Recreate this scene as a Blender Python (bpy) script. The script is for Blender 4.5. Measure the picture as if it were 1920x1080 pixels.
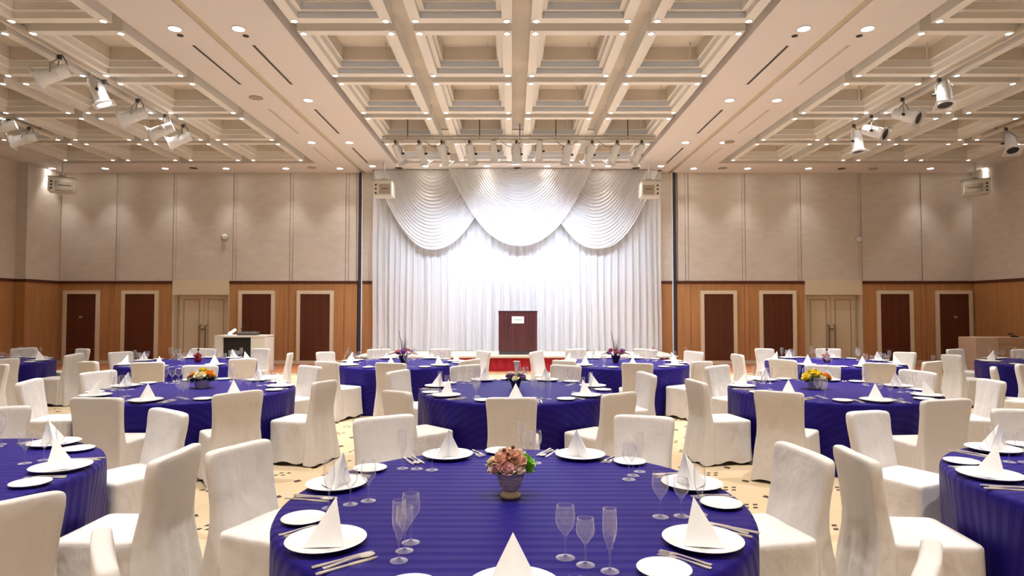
import bpy, math, random
from mathutils import Vector, Matrix
PI = math.pi
S = bpy.context.scene
COL = S.collection
for _o in list(bpy.data.objects): bpy.data.objects.remove(_o)

# ------------------------------------------------------------------ camera
F = 1170.0                      # focal length in pixels of the 1920 px wide frame
CAMH = 1.62
TILT = math.atan(40.0 / F)
cam = bpy.data.objects.new('camera', bpy.data.cameras.new('camera'))
cam.data.sensor_width = 36.0
cam.data.lens = F / 1920.0 * 36.0
cam.data.clip_start = 0.05
cam.location = (0, 0, CAMH)
cam.rotation_euler = (PI / 2 + TILT, 0, 0)
COL.objects.link(cam); S.camera = cam

# ------------------------------------------------------------------ world, colour
w = bpy.data.worlds.new('world'); S.world = w; w.use_nodes = True
w.node_tree.nodes['Background'].inputs[0].default_value = (0.9, 0.85, 0.8, 1)
w.node_tree.nodes['Background'].inputs[1].default_value = 0.02
S.view_settings.view_transform = 'Standard'
S.view_settings.look = 'None'
S.view_settings.exposure = 2.0
S.view_settings.gamma = 1.0
S.view_settings.use_curve_mapping = False
S.cycles.max_bounces = 6
S.cycles.diffuse_bounces = 3
S.cycles.glossy_bounces = 3
S.cycles.transmission_bounces = 4
S.cycles.transparent_max_bounces = 12
S.cycles.caustics_reflective = False
S.cycles.caustics_refractive = False
S.cycles.sample_clamp_indirect = 6.0
S.cycles.adaptive_threshold = 0.02
# lamp powers (each lamp is built with its own fixture further down)
WARM = (1.0, 0.95, 0.885)
COOL = (0.67, 0.80, 1.0)
P_SOFFIT = 190.0     # big downlights in the flat ceiling bands
P_WASH = 19.0        # wall washers along the back wall
P_COFFER = 20.0      # small downlights at the coffer corners
P_NEAR = 150.0       # downlights of the ceiling over the near tables
P_STAGE = 92.0      # stage spotlights
P_TRACK = 30.0      # side track spotlights that are switched on

rnd = random.Random(7)
X0 = 0.135                      # the hall's axis
ZS = 5.72                       # flat ceiling height
YB = 18.6                       # back wall
TH = 0.72                       # table height


def ray(px, py):
    u = (px - 960) / F; v = (540 - py) / F
    c, s = math.cos(TILT), math.sin(TILT)
    return u, c - v * s, s + v * c


def at_depth(px, py, y):
    a = ray(px, py); k = y / a[1]
    return Vector((a[0] * k, y, CAMH + a[2] * k))


def at_height(px, py, z):
    a = ray(px, py); k = (z - CAMH) / a[2]
    return Vector((a[0] * k, a[1] * k, z))


def project(x, y, z):
    c, s = math.cos(TILT), math.sin(TILT)
    dz = z - CAMH
    d = y * c + dz * s
    up = -y * s + dz * c
    if d < 0.05: return (-9999, -9999)
    return 960 + F * x / d, 540 - F * up / d


# ------------------------------------------------------------------ materials
MATS = {}


def mat(name, col, rough=0.6, spec=0.5, metal=0.0, noise=None, bump=None, sheen=0.0, emit=None, coat=0.0):
    """noise=(scale, amount[, stretch xyz]) varies the colour; bump=(scale, strength[, stretch])"""
    m = bpy.data.materials.new(name); m.use_nodes = True
    nt = m.node_tree; b = nt.nodes['Principled BSDF']
    b.inputs['Base Color'].default_value = (*col, 1)
    b.inputs['Roughness'].default_value = rough
    b.inputs['Specular IOR Level'].default_value = spec
    b.inputs['Metallic'].default_value = metal
    b.inputs['Sheen Weight'].default_value = sheen
    b.inputs['Coat Weight'].default_value = coat
    if emit:
        b.inputs['Emission Color'].default_value = (*emit[0], 1)
        b.inputs['Emission Strength'].default_value = emit[1]
    if noise or bump:
        tc = nt.nodes.new('ShaderNodeTexCoord')
    if noise:
        mp = nt.nodes.new('ShaderNodeMapping'); nt.links.new(tc.outputs['Object'], mp.inputs[0])
        mp.inputs['Scale'].default_value = noise[2] if len(noise) > 2 else (1, 1, 1)
        n = nt.nodes.new('ShaderNodeTexNoise'); n.inputs['Scale'].default_value = noise[0]
        n.inputs['Detail'].default_value = 5
        nt.links.new(mp.outputs[0], n.inputs['Vector'])
        r = nt.nodes.new('ShaderNodeValToRGB')
        a = noise[1]
        r.color_ramp.elements[0].position = 0.3; r.color_ramp.elements[1].position = 0.7
        r.color_ramp.elements[0].color = (*[c * (1 - a) for c in col], 1)
        r.color_ramp.elements[1].color = (*[min(1, c * (1 + a)) for c in col], 1)
        nt.links.new(n.outputs['Fac'], r.inputs[0]); nt.links.new(r.outputs[0], b.inputs['Base Color'])
    if bump:
        mp = nt.nodes.new('ShaderNodeMapping'); nt.links.new(tc.outputs['Object'], mp.inputs[0])
        mp.inputs['Scale'].default_value = bump[2] if len(bump) > 2 else (1, 1, 1)
        n = nt.nodes.new('ShaderNodeTexNoise'); n.inputs['Scale'].default_value = bump[0]
        n.inputs['Detail'].default_value = 3
        nt.links.new(mp.outputs[0], n.inputs['Vector'])
        bp = nt.nodes.new('ShaderNodeBump'); bp.inputs['Strength'].default_value = bump[1]; bp.inputs['Distance'].default_value = 0.02
        nt.links.new(n.outputs['Fac'], bp.inputs['Height']); nt.links.new(bp.outputs[0], b.inputs['Normal'])
    MATS[name] = m
    return m


def glow(name, col, strength):
    m = bpy.data.materials.new(name); m.use_nodes = True
    nt = m.node_tree; nt.nodes.clear()
    e = nt.nodes.new('ShaderNodeEmission'); e.inputs[0].default_value = (*col, 1); e.inputs[1].default_value = strength
    o = nt.nodes.new('ShaderNodeOutputMaterial'); nt.links.new(e.outputs[0], o.inputs[0])
    m.cycles.emission_sampling = 'NONE'
    MATS[name] = m


mat('soffit', (0.80, 0.735, 0.70), 0.9, 0.2, bump=(60, 0.08))
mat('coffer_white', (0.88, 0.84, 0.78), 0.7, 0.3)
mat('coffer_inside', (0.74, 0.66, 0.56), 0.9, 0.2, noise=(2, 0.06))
mat('groove', (0.62, 0.52, 0.36), 0.6, 0.3)
mat('dark_slot', (0.05, 0.045, 0.04), 0.6)
mat('pale_slot', (0.55, 0.48, 0.43), 0.6)
mat('wallpaper', (0.70, 0.625, 0.56), 0.9, 0.2, noise=(3.0, 0.05, (1, 1, 2.5)), bump=(90, 0.05))
mat('wall_joint', (0.50, 0.43, 0.36), 0.9, 0.2)
mat('wood', (0.50, 0.25, 0.105), 0.42, 0.4, noise=(7, 0.13, (2.2, 2.2, 0.12)))
mat('rail_wood', (0.10, 0.028, 0.016), 0.4, 0.4)
mat('dark_panel', (0.115, 0.032, 0.015), 0.4, 0.4, noise=(5, 0.15, (2.5, 2.5, 0.1)))
mat('cream_paint', (0.80, 0.69, 0.52), 0.5, 0.4)
mat('door_paint', (0.78, 0.68, 0.50), 0.5, 0.4)
mat('door_line', (0.42, 0.33, 0.21), 0.5)
mat('brass', (0.28, 0.20, 0.11), 0.35, 0.5, 0.9)
mat('jamb_dark', (0.035, 0.035, 0.06), 0.4)
mat('jamb_white', (0.85, 0.85, 0.86), 0.4)
mat('chair_cloth', (0.75, 0.715, 0.695), 0.85, 0.2, sheen=0.15, bump=(7, 0.7, (1.3, 1.3, 0.9)))
mat('leg_dark', (0.05, 0.03, 0.02), 0.4)
mat('napkin', (0.88, 0.88, 0.89), 0.8, 0.2)
mat('china', (0.90, 0.89, 0.88), 0.12, 0.5, coat=0.3)
mat('steel', (0.92, 0.90, 0.89), 0.38, 0.5, 1.0)
mat('white_metal', (0.82, 0.82, 0.83), 0.4, 0.5)
mat('grey_metal', (0.45, 0.42, 0.38), 0.4, 0.5, 0.6)
mat('black', (0.015, 0.015, 0.018), 0.5)
mat('cable', (0.06, 0.05, 0.045), 0.6)
mat('lens_off', (0.02, 0.02, 0.035), 0.15, 0.6)
mat('track_metal', (0.62, 0.55, 0.46), 0.45, 0.5, 0.3)
mat('stage_deck', (0.80, 0.68, 0.54), 0.35, 0.5, noise=(3, 0.06, (0.4, 4, 1)))
mat('stage_red', (0.42, 0.012, 0.03), 0.7, 0.3, sheen=0.2)
mat('lectern_wood', (0.085, 0.022, 0.03), 0.3, 0.5, noise=(6, 0.35, (3, 3, 0.15)))
mat('lectern_base', (0.06, 0.05, 0.07), 0.4)
mat('sign_white', (0.9, 0.9, 0.92), 0.5)
mat('sign_ink', (0.35, 0.42, 0.45), 0.5)
mat('desk_white', (0.80, 0.77, 0.73), 0.5)
mat('counter_beige', (0.62, 0.48, 0.38), 0.55)
mat('counter_tan', (0.56, 0.38, 0.26), 0.55)
mat('grille', (0.40, 0.33, 0.26), 0.6)
mat('projector_body', (0.72, 0.68, 0.60), 0.45)
mat('rail_brown', (0.20, 0.09, 0.045), 0.35, 0.5)
mat('stem_green', (0.06, 0.16, 0.04), 0.6)
mat('leaf_dark', (0.02, 0.05, 0.02), 0.6)
mat('twig', (0.07, 0.035, 0.05), 0.7)
mat('peach', (0.90, 0.54, 0.40), 0.7, noise=(40, 0.2))
mat('pink', (0.86, 0.52, 0.52), 0.7, noise=(40, 0.2))
mat('blush', (0.92, 0.72, 0.63), 0.7, noise=(40, 0.15))
mat('lime', (0.32, 0.68, 0.10), 0.7, noise=(40, 0.25))
mat('cream_petal', (0.88, 0.82, 0.55), 0.7)
mat('white_petal', (0.90, 0.87, 0.80), 0.6)
mat('yellow_petal', (0.90, 0.72, 0.05), 0.7)
mat('orange_petal', (0.90, 0.38, 0.04), 0.7)
mat('purple_petal', (0.34, 0.14, 0.40), 0.7)
mat('red_petal', (0.40, 0.02, 0.03), 0.6)
mat('rose_petal', (0.55, 0.12, 0.15), 0.6)
mat('vase_stone', (0.62, 0.56, 0.50), 0.75, 0.3, noise=(25, 0.3, (1, 1, 3)), bump=(30, 0.9, (1, 1, 3)))
mat('vase_foot', (0.70, 0.63, 0.42), 0.6)
mat('vase_dark', (0.035, 0.025, 0.05), 0.35)
mat('vase_pale', (0.55, 0.56, 0.66), 0.25)
mat('vase_red', (0.22, 0.012, 0.018), 0.2)
glow('lamp_glow', (1.0, 0.93, 0.82), 8.0)
glow('stage_glow', (0.95, 0.97, 1.0), 5.0)
mat('painted_cool_light', (0.74, 0.80, 0.90), 0.5)  # pale blue, not emissive: cool light put into the colour
glow('screen_glow', (1.0, 0.98, 0.94), 2.5)


def glass_mat():
    m = bpy.data.materials.new('glass'); m.use_nodes = True
    nt = m.node_tree; nt.nodes.clear()
    fr = nt.nodes.new('ShaderNodeLayerWeight'); fr.inputs[0].default_value = 0.5
    pw = nt.nodes.new('ShaderNodeMath'); pw.operation = 'POWER'; pw.inputs[1].default_value = 2.6
    nt.links.new(fr.outputs['Facing'], pw.inputs[0])
    mul = nt.nodes.new('ShaderNodeMath'); mul.operation = 'MULTIPLY_ADD'
    mul.inputs[1].default_value = 0.85; mul.inputs[2].default_value = 0.11
    t = nt.nodes.new('ShaderNodeBsdfTransparent'); t.inputs[0].default_value = (0.985, 0.985, 0.99, 1)
    g = nt.nodes.new('ShaderNodeBsdfGlossy'); g.inputs['Roughness'].default_value = 0.12
    g.inputs[0].default_value = (1, 1, 1, 1)
    df = nt.nodes.new('ShaderNodeBsdfDiffuse'); df.inputs[0].default_value = (0.95, 0.95, 0.96, 1)  # white added in place of the light caught by glass edges and feet
    mg = nt.nodes.new('ShaderNodeMixShader'); mg.inputs[0].default_value = 0.5
    nt.links.new(g.outputs[0], mg.inputs[1]); nt.links.new(df.outputs[0], mg.inputs[2])
    mx = nt.nodes.new('ShaderNodeMixShader'); o = nt.nodes.new('ShaderNodeOutputMaterial')
    nt.links.new(pw.outputs[0], mul.inputs[0]); nt.links.new(mul.outputs[0], mx.inputs[0])
    nt.links.new(t.outputs[0], mx.inputs[1]); nt.links.new(mg.outputs[0], mx.inputs[2]); nt.links.new(mx.outputs[0], o.inputs[0])
    MATS['glass'] = m


glass_mat()


class NB:
    """a small node builder for math expressions"""
    def __init__(s, nt): s.nt = nt

    def m(s, op, a, b=None, c=None):
        n = s.nt.nodes.new('ShaderNodeMath'); n.operation = op
        for i, v in enumerate((a, b, c)):
            if v is None: continue
            if isinstance(v, (int, float)): n.inputs[i].default_value = v
            else: s.nt.links.new(v, n.inputs[i])
        return n.outputs[0]

    def mix(s, f, a, b):
        n = s.nt.nodes.new('ShaderNodeMix'); n.data_type = 'RGBA'
        for i, v in ((0, f), (6, a), (7, b)):
            if isinstance(v, (int, float)): n.inputs[i].default_value = v
            elif isinstance(v, tuple): n.inputs[i].default_value = (*v, 1)
            else: s.nt.links.new(v, n.inputs[i])
        return n.outputs[2]


def carpet_mat():
    m = bpy.data.materials.new('carpet'); m.use_nodes = True
    nt = m.node_tree; b = nt.nodes['Principled BSDF']; q = NB(nt)
    tc = nt.nodes.new('ShaderNodeTexCoord'); sp = nt.nodes.new('ShaderNodeSeparateXYZ')
    nt.links.new(tc.outputs['Object'], sp.inputs[0])
    x, y = sp.outputs[0], sp.outputs[1]
    PX, PY = 0.47, 0.50

    def cell(v, p, off):
        f = q.m('FRACT', q.m('ADD', q.m('DIVIDE', v, p), off + 40.0))
        return q.m('MULTIPLY', q.m('SUBTRACT', f, 0.5), p)
    u, v = cell(x, PX, 0.31), cell(y, PY, 0.10)
    us = q.m('SUBTRACT', u, q.m('MULTIPLY', v, 0.35))
    a1 = q.m('LESS_THAN', q.m('ABSOLUTE', q.m('SUBTRACT', q.m('ABSOLUTE', us), 0.036)), 0.019)
    a2 = q.m('LESS_THAN', q.m('ABSOLUTE', q.m('SUBTRACT', q.m('ABSOLUTE', v), 0.040)), 0.021)
    c4 = q.m('MULTIPLY', a1, a2)
    u2, v2 = cell(x, PX, 0.81), cell(y, PY, 0.60)
    dm = q.m('LESS_THAN', q.m('ADD', q.m('ABSOLUTE', u2), q.m('MULTIPLY', q.m('ABSOLUTE', v2), 0.8)), 0.042)
    dots = q.m('MINIMUM', q.m('ADD', c4, dm), 1.0)
    n = nt.nodes.new('ShaderNodeTexNoise'); n.inputs['Scale'].default_value = 2.2; n.inputs['Detail'].default_value = 6
    nt.links.new(tc.outputs['Object'], n.inputs['Vector'])
    base = q.mix(n.outputs['Fac'], (0.57, 0.43, 0.265), (0.67, 0.55, 0.39))
    n2 = nt.nodes.new('ShaderNodeTexNoise'); n2.inputs['Scale'].default_value = 160
    nt.links.new(tc.outputs['Object'], n2.inputs['Vector'])
    base = q.mix(q.m('MULTIPLY', n2.outputs['Fac'], 0.25), base, (0.48, 0.36, 0.22))
    field = q.mix(q.m('MULTIPLY', dots, 0.93), base, (0.035, 0.022, 0.012))
    # border by the back wall: terracotta band with an interlaced dark edging
    wv = q.m('MULTIPLY', q.m('SINE', q.m('MULTIPLY', x, 14.0)), 0.13)
    d1 = q.m('LESS_THAN', q.m('ABSOLUTE', q.m('SUBTRACT', q.m('SUBTRACT', y, 15.75), wv)), 0.035)
    d2 = q.m('LESS_THAN', q.m('ABSOLUTE', q.m('ADD', q.m('SUBTRACT', y, 15.75), wv)), 0.035)
    d3 = q.m('LESS_THAN', q.m('ABSOLUTE', q.m('SUBTRACT', q.m('ABSOLUTE', q.m('SUBTRACT', y, 15.75)), 0.22)), 0.03)
    edging = q.m('MINIMUM', q.m('ADD', q.m('ADD', d1, d2), d3), 1.0)
    band = q.mix(n.outputs['Fac'], (0.36, 0.135, 0.06), (0.46, 0.18, 0.085))
    colr = q.mix(q.m('GREATER_THAN', y, 16.0), field, band)
    colr = q.mix(q.m('MULTIPLY', edging, 0.85), colr, (0.04, 0.02, 0.012))
    nt.links.new(colr, b.inputs['Base Color'])
    b.inputs['Roughness'].default_value = 0.95; b.inputs['Specular IOR Level'].default_value = 0.15
    bp = nt.nodes.new('ShaderNodeBump'); bp.inputs['Strength'].default_value = 0.2; bp.inputs['Distance'].default_value = 0.01
    nt.links.new(n2.outputs['Fac'], bp.inputs['Height']); nt.links.new(bp.outputs[0], b.inputs['Normal'])
    MATS['carpet'] = m


carpet_mat()


def cloth_blue():
    m = bpy.data.materials.new('blue_cloth'); m.use_nodes = True
    nt = m.node_tree; b = nt.nodes['Principled BSDF']; q = NB(nt)
    uv = nt.nodes.new('ShaderNodeUVMap'); sp = nt.nodes.new('ShaderNodeSeparateXYZ')
    nt.links.new(uv.outputs[0], sp.inputs[0])
    s = q.m('SINE', q.m('MULTIPLY', sp.outputs[1], 2 * PI / 0.072))
    f = q.m('MINIMUM', q.m('MAXIMUM', q.m('ADD', q.m('MULTIPLY', s, 2.2), 0.5), 0.0), 1.0)
    c = q.mix(f, (0.009, 0.004, 0.14), (0.012, 0.0055, 0.16))
    nt.links.new(c, b.inputs['Base Color'])
    r = q.m('SUBTRACT', 0.60, q.m('MULTIPLY', f, 0.15))
    nt.links.new(r, b.inputs['Roughness'])
    b.inputs['Specular IOR Level'].default_value = 0.4
    b.inputs['Specular Tint'].default_value = (0.4, 0.35, 1.0, 1)
    bp = nt.nodes.new('ShaderNodeBump'); bp.inputs['Strength'].default_value = 0.25; bp.inputs['Distance'].default_value = 0.004
    nt.links.new(f, bp.inputs['Height']); nt.links.new(bp.outputs[0], b.inputs['Normal'])
    MATS['blue_cloth'] = m


cloth_blue()


def drape_mat(name, col, transl, clear):
    m = bpy.data.materials.new(name); m.use_nodes = True
    nt = m.node_tree; nt.nodes.clear()
    d = nt.nodes.new('ShaderNodeBsdfDiffuse'); d.inputs[0].default_value = (*col, 1)
    t = nt.nodes.new('ShaderNodeBsdfTranslucent'); t.inputs[0].default_value = (*col, 1)
    g = nt.nodes.new('ShaderNodeBsdfTransparent')
    m1 = nt.nodes.new('ShaderNodeMixShader'); m1.inputs[0].default_value = transl
    m2 = nt.nodes.new('ShaderNodeMixShader'); m2.inputs[0].default_value = clear
    o = nt.nodes.new('ShaderNodeOutputMaterial')
    nt.links.new(d.outputs[0], m1.inputs[1]); nt.links.new(t.outputs[0], m1.inputs[2])
    nt.links.new(m1.outputs[0], m2.inputs[1]); nt.links.new(g.outputs[0], m2.inputs[2]); nt.links.new(m2.outputs[0], o.inputs[0])
    MATS[name] = m


drape_mat('sheer', (0.86, 0.86, 0.89), 0.3, 0.10)
drape_mat('swag_cloth', (0.84, 0.82, 0.82), 0.25, 0.0)


# ------------------------------------------------------------------ mesh helpers
class MB:
    """collects vertices and faces of one mesh"""
    def __init__(s): s.v = []; s.f = []; s.uv = None

    def add(s, vs, fs, mtx=None):
        o = len(s.v)
        s.v += [tuple(mtx @ Vector(p)) for p in vs] if mtx is not None else [tuple(p) for p in vs]
        s.f += [tuple(i + o for i in f) for f in fs]
        return s

    def box(s, x0, x1, y0, y1, z0, z1, mtx=None):
        vs = [(x, y, z) for z in (z0, z1) for y in (y0, y1) for x in (x0, x1)]
        return s.add(vs, [(0, 2, 3, 1), (4, 5, 7, 6), (0, 1, 5, 4), (2, 6, 7, 3), (0, 4, 6, 2), (1, 3, 7, 5)], mtx)

    def lathe(s, prof, n=24, mtx=None):
        vs, fs = [], []
        for r, z in prof:
            for k in range(n):
                a = 2 * PI * k / n; vs.append((r * math.cos(a), r * math.sin(a), z))
        for j in range(len(prof) - 1):
            for k in range(n):
                k2 = (k + 1) % n
                fs.append((j * n + k, j * n + k2, (j + 1) * n + k2, (j + 1) * n + k))
        if prof[0][0] < 1e-4 or prof[-1][0] < 1e-4: pass
        return s.add(vs, fs, mtx)

    def tube(s, pts, r, n=8):
        pts = [Vector(p) for p in pts]
        rs = r if isinstance(r, (list, tuple)) else [r] * len(pts)
        vs, fs = [], []
        up = Vector((0.013, 0.021, 1))
        for i, p in enumerate(pts):
            t = (pts[min(i + 1, len(pts) - 1)] - pts[max(i - 1, 0)]).normalized()
            if abs(t.dot(up.normalized())) > 0.97: a = Vector((1, 0, 0)).cross(t).normalized()
            else: a = up.cross(t).normalized()
            b = t.cross(a)
            for k in range(n):
                q = 2 * PI * k / n
                vs.append(p + (a * math.cos(q) + b * math.sin(q)) * rs[i])
        for i in range(len(pts) - 1):
            for k in range(n):
                k2 = (k + 1) % n
                fs.append((i * n + k, i * n + k2, (i + 1) * n + k2, (i + 1) * n + k))
        fs.append(tuple(reversed(range(n)))); fs.append(tuple(range((len(pts) - 1) * n, len(pts) * n)))
        return s.add(vs, fs)

    def rings(s, rings, closed=True, cap0=False, cap1=False):
        n = len(rings[0]); vs = [p for r in rings for p in r]; fs = []
        for j in range(len(rings) - 1):
            for k in range(n if closed else n - 1):
                k2 = (k + 1) % n
                fs.append((j * n + k, j * n + k2, (j + 1) * n + k2, (j + 1) * n + k))
        if cap0: fs.append(tuple(reversed(range(n))))
        if cap1: fs.append(tuple(range((len(rings) - 1) * n, len(rings) * n)))
        return s.add(vs, fs)

    def mesh(s, name, material, smooth=False, angle=40):
        me = bpy.data.meshes.new(name)
        me.from_pydata(s.v, [], s.f); me.validate()
        me.materials.append(MATS[material])
        if smooth:
            me.polygons.foreach_set('use_smooth', [True] * len(me.polygons))
            me.set_sharp_from_angle(angle=math.radians(angle))
        if s.uv:
            l = me.uv_layers.new(name='UVMap')
            for lp in me.loops: l.data[lp.index].uv = s.uv[lp.vertex_index]
        me.update()
        return me


def put(name, me, parent=None, loc=None, rot=None):
    o = bpy.data.objects.new(name, me); COL.objects.link(o)
    if parent: o.parent = parent
    if loc is not None: o.location = loc
    if rot is not None: o.rotation_euler = rot
    return o


def tag(o, label, cat, group=None):
    o['label'] = label; o['category'] = cat
    if group: o['group'] = group
    return o


def empty(name, loc=(0, 0, 0), rz=0.0):
    o = bpy.data.objects.new(name, None); COL.objects.link(o)
    o.location = loc; o.rotation_euler = (0, 0, rz); o.empty_display_size = 0.1
    return o


def struct(name, me, parent=None):
    o = put(name, me, parent)
    if parent is None: o['kind'] = 'structure'
    return o


def copy_tree(o, parent=None):
    c = o.copy(); COL.objects.link(c)
    if parent is not None: c.parent = parent
    for ch in list(o.children):
        copy_tree(ch, c)
    return c


def boxmesh(name, m, *b):
    return MB().box(*b).mesh(name, m)


def lamp(name, loc, power, col, size_deg=110, blend=0.6, radius=0.06, aim=None, parent=None):
    l = bpy.data.lights.new(name, 'SPOT'); l.energy = power; l.color = col
    l.spot_size = math.radians(size_deg); l.spot_blend = blend; l.shadow_soft_size = radius
    o = bpy.data.objects.new(name, l); COL.objects.link(o); o.location = loc
    if aim is not None:
        d = Vector(aim) - Vector(loc); o.rotation_euler = d.to_track_quat('-Z', 'Y').to_euler()
    if parent: o.parent = parent
    return o


# ------------------------------------------------------------------ the hall
XL, XR = X0 - 13.64, X0 + 13.64
YF = -5.0
TOP = ZS + 0.55
struct('floor', boxmesh('floor', 'carpet', XL - 0.6, XR + 0.6, YF, YB + 0.6, -0.1, 0.0))

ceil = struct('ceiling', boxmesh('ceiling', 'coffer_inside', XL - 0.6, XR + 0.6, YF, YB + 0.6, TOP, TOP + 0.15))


def ceil_part(name, m, *b):
    return put(name, boxmesh(name, m, *b), ceil)


for s in (-1, 1):               # flat bands either side of the middle field, with the yellow partition groove
    a, g0, g1, b = 3.44, 4.54, 4.66, 5.65
    for (p, q_) in ((a, g0), (g1, b)):
        x0, x1 = sorted((X0 + s * p, X0 + s * q_))
        ceil_part('soffit', 'soffit', x0, x1, 6.9, YB + 0.3, ZS, TOP)
    x0, x1 = sorted((X0 + s * g0, X0 + s * g1))
    ceil_part('partition_groove', 'groove', x0, x1, 6.9, YB + 0.3, ZS + 0.035, TOP)
    x0, x1 = sorted((X0 + s * 12.75, X0 + s * 14.3))
    ceil_part('soffit', 'soffit', x0, x1, 6.9, YB + 0.3, ZS, TOP)
    x0, x1 = sorted((X0 + s * 5.65, X0 + s * 12.75))
    ceil_part('soffit', 'soffit', x0, x1, 17.4, YB + 0.3, ZS, TOP)
ceil_part('soffit', 'soffit', X0 - 3.44, X0 + 3.44, 17.4, YB + 0.3, ZS, TOP)
ceil_part('soffit', 'soffit', XL - 0.6, XR + 0.6, YF, 6.9, ZS, TOP)


def coffer_frame(wd, ln):
    """a stepped square ring hanging under the slab, open in the middle"""
    m = MB()
    def ring(i, z): return [(-wd / 2 + i, -ln / 2 + i, z), (wd / 2 - i, -ln / 2 + i, z), (wd / 2 - i, ln / 2 - i, z), (-wd / 2 + i, ln / 2 - i, z)]
    m.rings([ring(0, 0.55), ring(0, 0.0), ring(0.15, 0.0), ring(0.15, 0.09), ring(0.22, 0.09), ring(0.22, 0.20), ring(0.26, 0.20)])
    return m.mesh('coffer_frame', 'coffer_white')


def coffer_well(wd, ln):
    m = MB()
    def ring(i, z): return [(-wd / 2 + i, -ln / 2 + i, z), (wd / 2 - i, -ln / 2 + i, z), (wd / 2 - i, ln / 2 - i, z), (-wd / 2 + i, ln / 2 - i, z)]
    m.rings([ring(0.26, 0.20), ring(0.26, 0.42)], cap1=True)
    m.box(-0.012, 0.012, -0.012, 0.012, 0.12, 0.42, Matrix.Translation((wd / 2 - 0.42, ln / 2 - 0.45, 0)))
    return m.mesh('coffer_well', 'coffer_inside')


FW, FL = 1.45, 1.82
cwm = coffer_well(FW, FL)
painted_strip_me = MB().box(-FW / 2 + 0.22, FW / 2 - 0.22, FL / 2 - 0.222, FL / 2 - 0.214, 0.10, 0.185).box(-FW / 2 + 0.16, FW / 2 - 0.16, FL / 2 - 0.158, FL / 2 - 0.149, 0.01, 0.08).mesh('painted_light_strip', 'painted_cool_light')  # strips that paint cool light onto the far coffer faces
cf = coffer_frame(FW, FL)
cols_mid = [-2.58, -0.86, 0.86, 2.58]
cols_side = [6.595, 8.315, 10.035, 11.755]
rows = [6.99 + 2.07 * i + FL / 2 for i in range(5)]
frames = []
for yc in rows:
    for xc in cols_mid: frames.append(('mid', X0 + xc, yc))
    for xc in cols_side:
        frames.append(('desk', X0 - xc, yc)); frames.append(('counter', X0 + xc, yc))
for kind, xc, yc in frames:
    c_ = put('coffer_frame', cf, ceil, (xc, yc, ZS))
    put('coffer_well', cwm, c_)
    if kind == 'mid': put('painted_light_strip', painted_strip_me, c_)
# channel covers between the frames
for x0, x1, cs in ((-3.44, 3.44, cols_mid), (5.65, 12.75, cols_side), (-12.75, -5.65, [-c for c in cols_side])):
    edges = sorted([c - FW / 2 for c in cs] + [c + FW / 2 for c in cs])
    edges = [x0] + edges + [x1]
    for i in range(0, len(edges), 2):
        ceil_part('channel', 'coffer_inside', X0 + edges[i], X0 + edges[i + 1], 6.9, 17.4, ZS + 0.27, ZS + 0.33)
    ye = [6.9] + sorted([r - FL / 2 for r in rows] + [r + FL / 2 for r in rows]) + [17.4]
    for i in range(0, len(ye), 2):
        for c in cs:
            ceil_part('channel', 'coffer_inside', X0 + c - FW / 2, X0 + c + FW / 2, ye[i], ye[i + 1], ZS + 0.27, ZS + 0.33)

# --- back wall
WX = lambda px: (px - 960) * YB / F
wall = struct('wall_back', boxmesh('wall_back', 'wall_joint', XL - 0.6, XR + 0.6, YB + 0.30, YB + 0.6, 0, ZS + 0.3))
ZRAIL = 2.46


def wall_part(name, m, *b, parent=None):
    return put(name, boxmesh(name, m, *b), parent or wall)


def upper(pxs):
    for a, b in zip(pxs[:-1], pxs[1:]):
        wall_part('wall_panel', 'wallpaper', WX(a) + 0.055, WX(b) - 0.055, YB, YB + 0.30, ZRAIL, ZS)
        wall_part('wall_strip', 'wallpaper', WX(b) - 0.040, WX(b) + 0.040, YB + 0.02, YB + 0.30, ZRAIL, ZS)
    wall_part('wall_backing', 'wall_joint', WX(pxs[0]), WX(pxs[-1]), YB + 0.045, YB + 0.30, ZRAIL, ZS)


upper([108, 218, 325, 438, 545, 650, 670])
upper([1269, 1289, 1396, 1501, 1615, 1728, 1836])
wall_part('wall_panel', 'wallpaper', WX(679), WX(1261), YB, YB + 0.30, ZRAIL, ZS)


def wainscot(pxs):
    for a, b in zip(pxs[:-1], pxs[1:]):
        wall_part('wainscot_panel', 'wood', WX(a) + 0.006, WX(b) - 0.006, YB, YB + 0.30, 0.0, ZRAIL - 0.08)
    wall_part('dado_rail', 'rail_wood', WX(pxs[0]), WX(pxs[-1]), YB - 0.025, YB + 0.30, ZRAIL - 0.08, ZRAIL + 0.005)
    wall_part('backing_strip', 'rail_wood', WX(pxs[0]), WX(pxs[-1]), YB + 0.02, YB + 0.30, 0.0, ZRAIL - 0.08)


wainscot([108, 205, 214, 323]); wainscot([430, 532, 541, 645, 670]); wainscot([679, 700]); wainscot([1240, 1261])
wainscot([1269, 1295, 1396, 1405, 1509]); wainscot([1617, 1726, 1736, 1836])
wall_part('wainscot_panel', 'wood', WX(700), WX(1240), YB, YB + 0.30, 0.0, ZRAIL)
for i, (a, b) in enumerate(((108, 323), (430, 670), (1269, 1509), (1617, 1836))):
    o = struct('baseboard_back' if i == 0 else 'baseboard_back.%03d' % i, boxmesh('baseboard', 'cream_paint', WX(a), WX(b), YB - 0.03, YB + 0.02, 0.0, 0.10))
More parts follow.
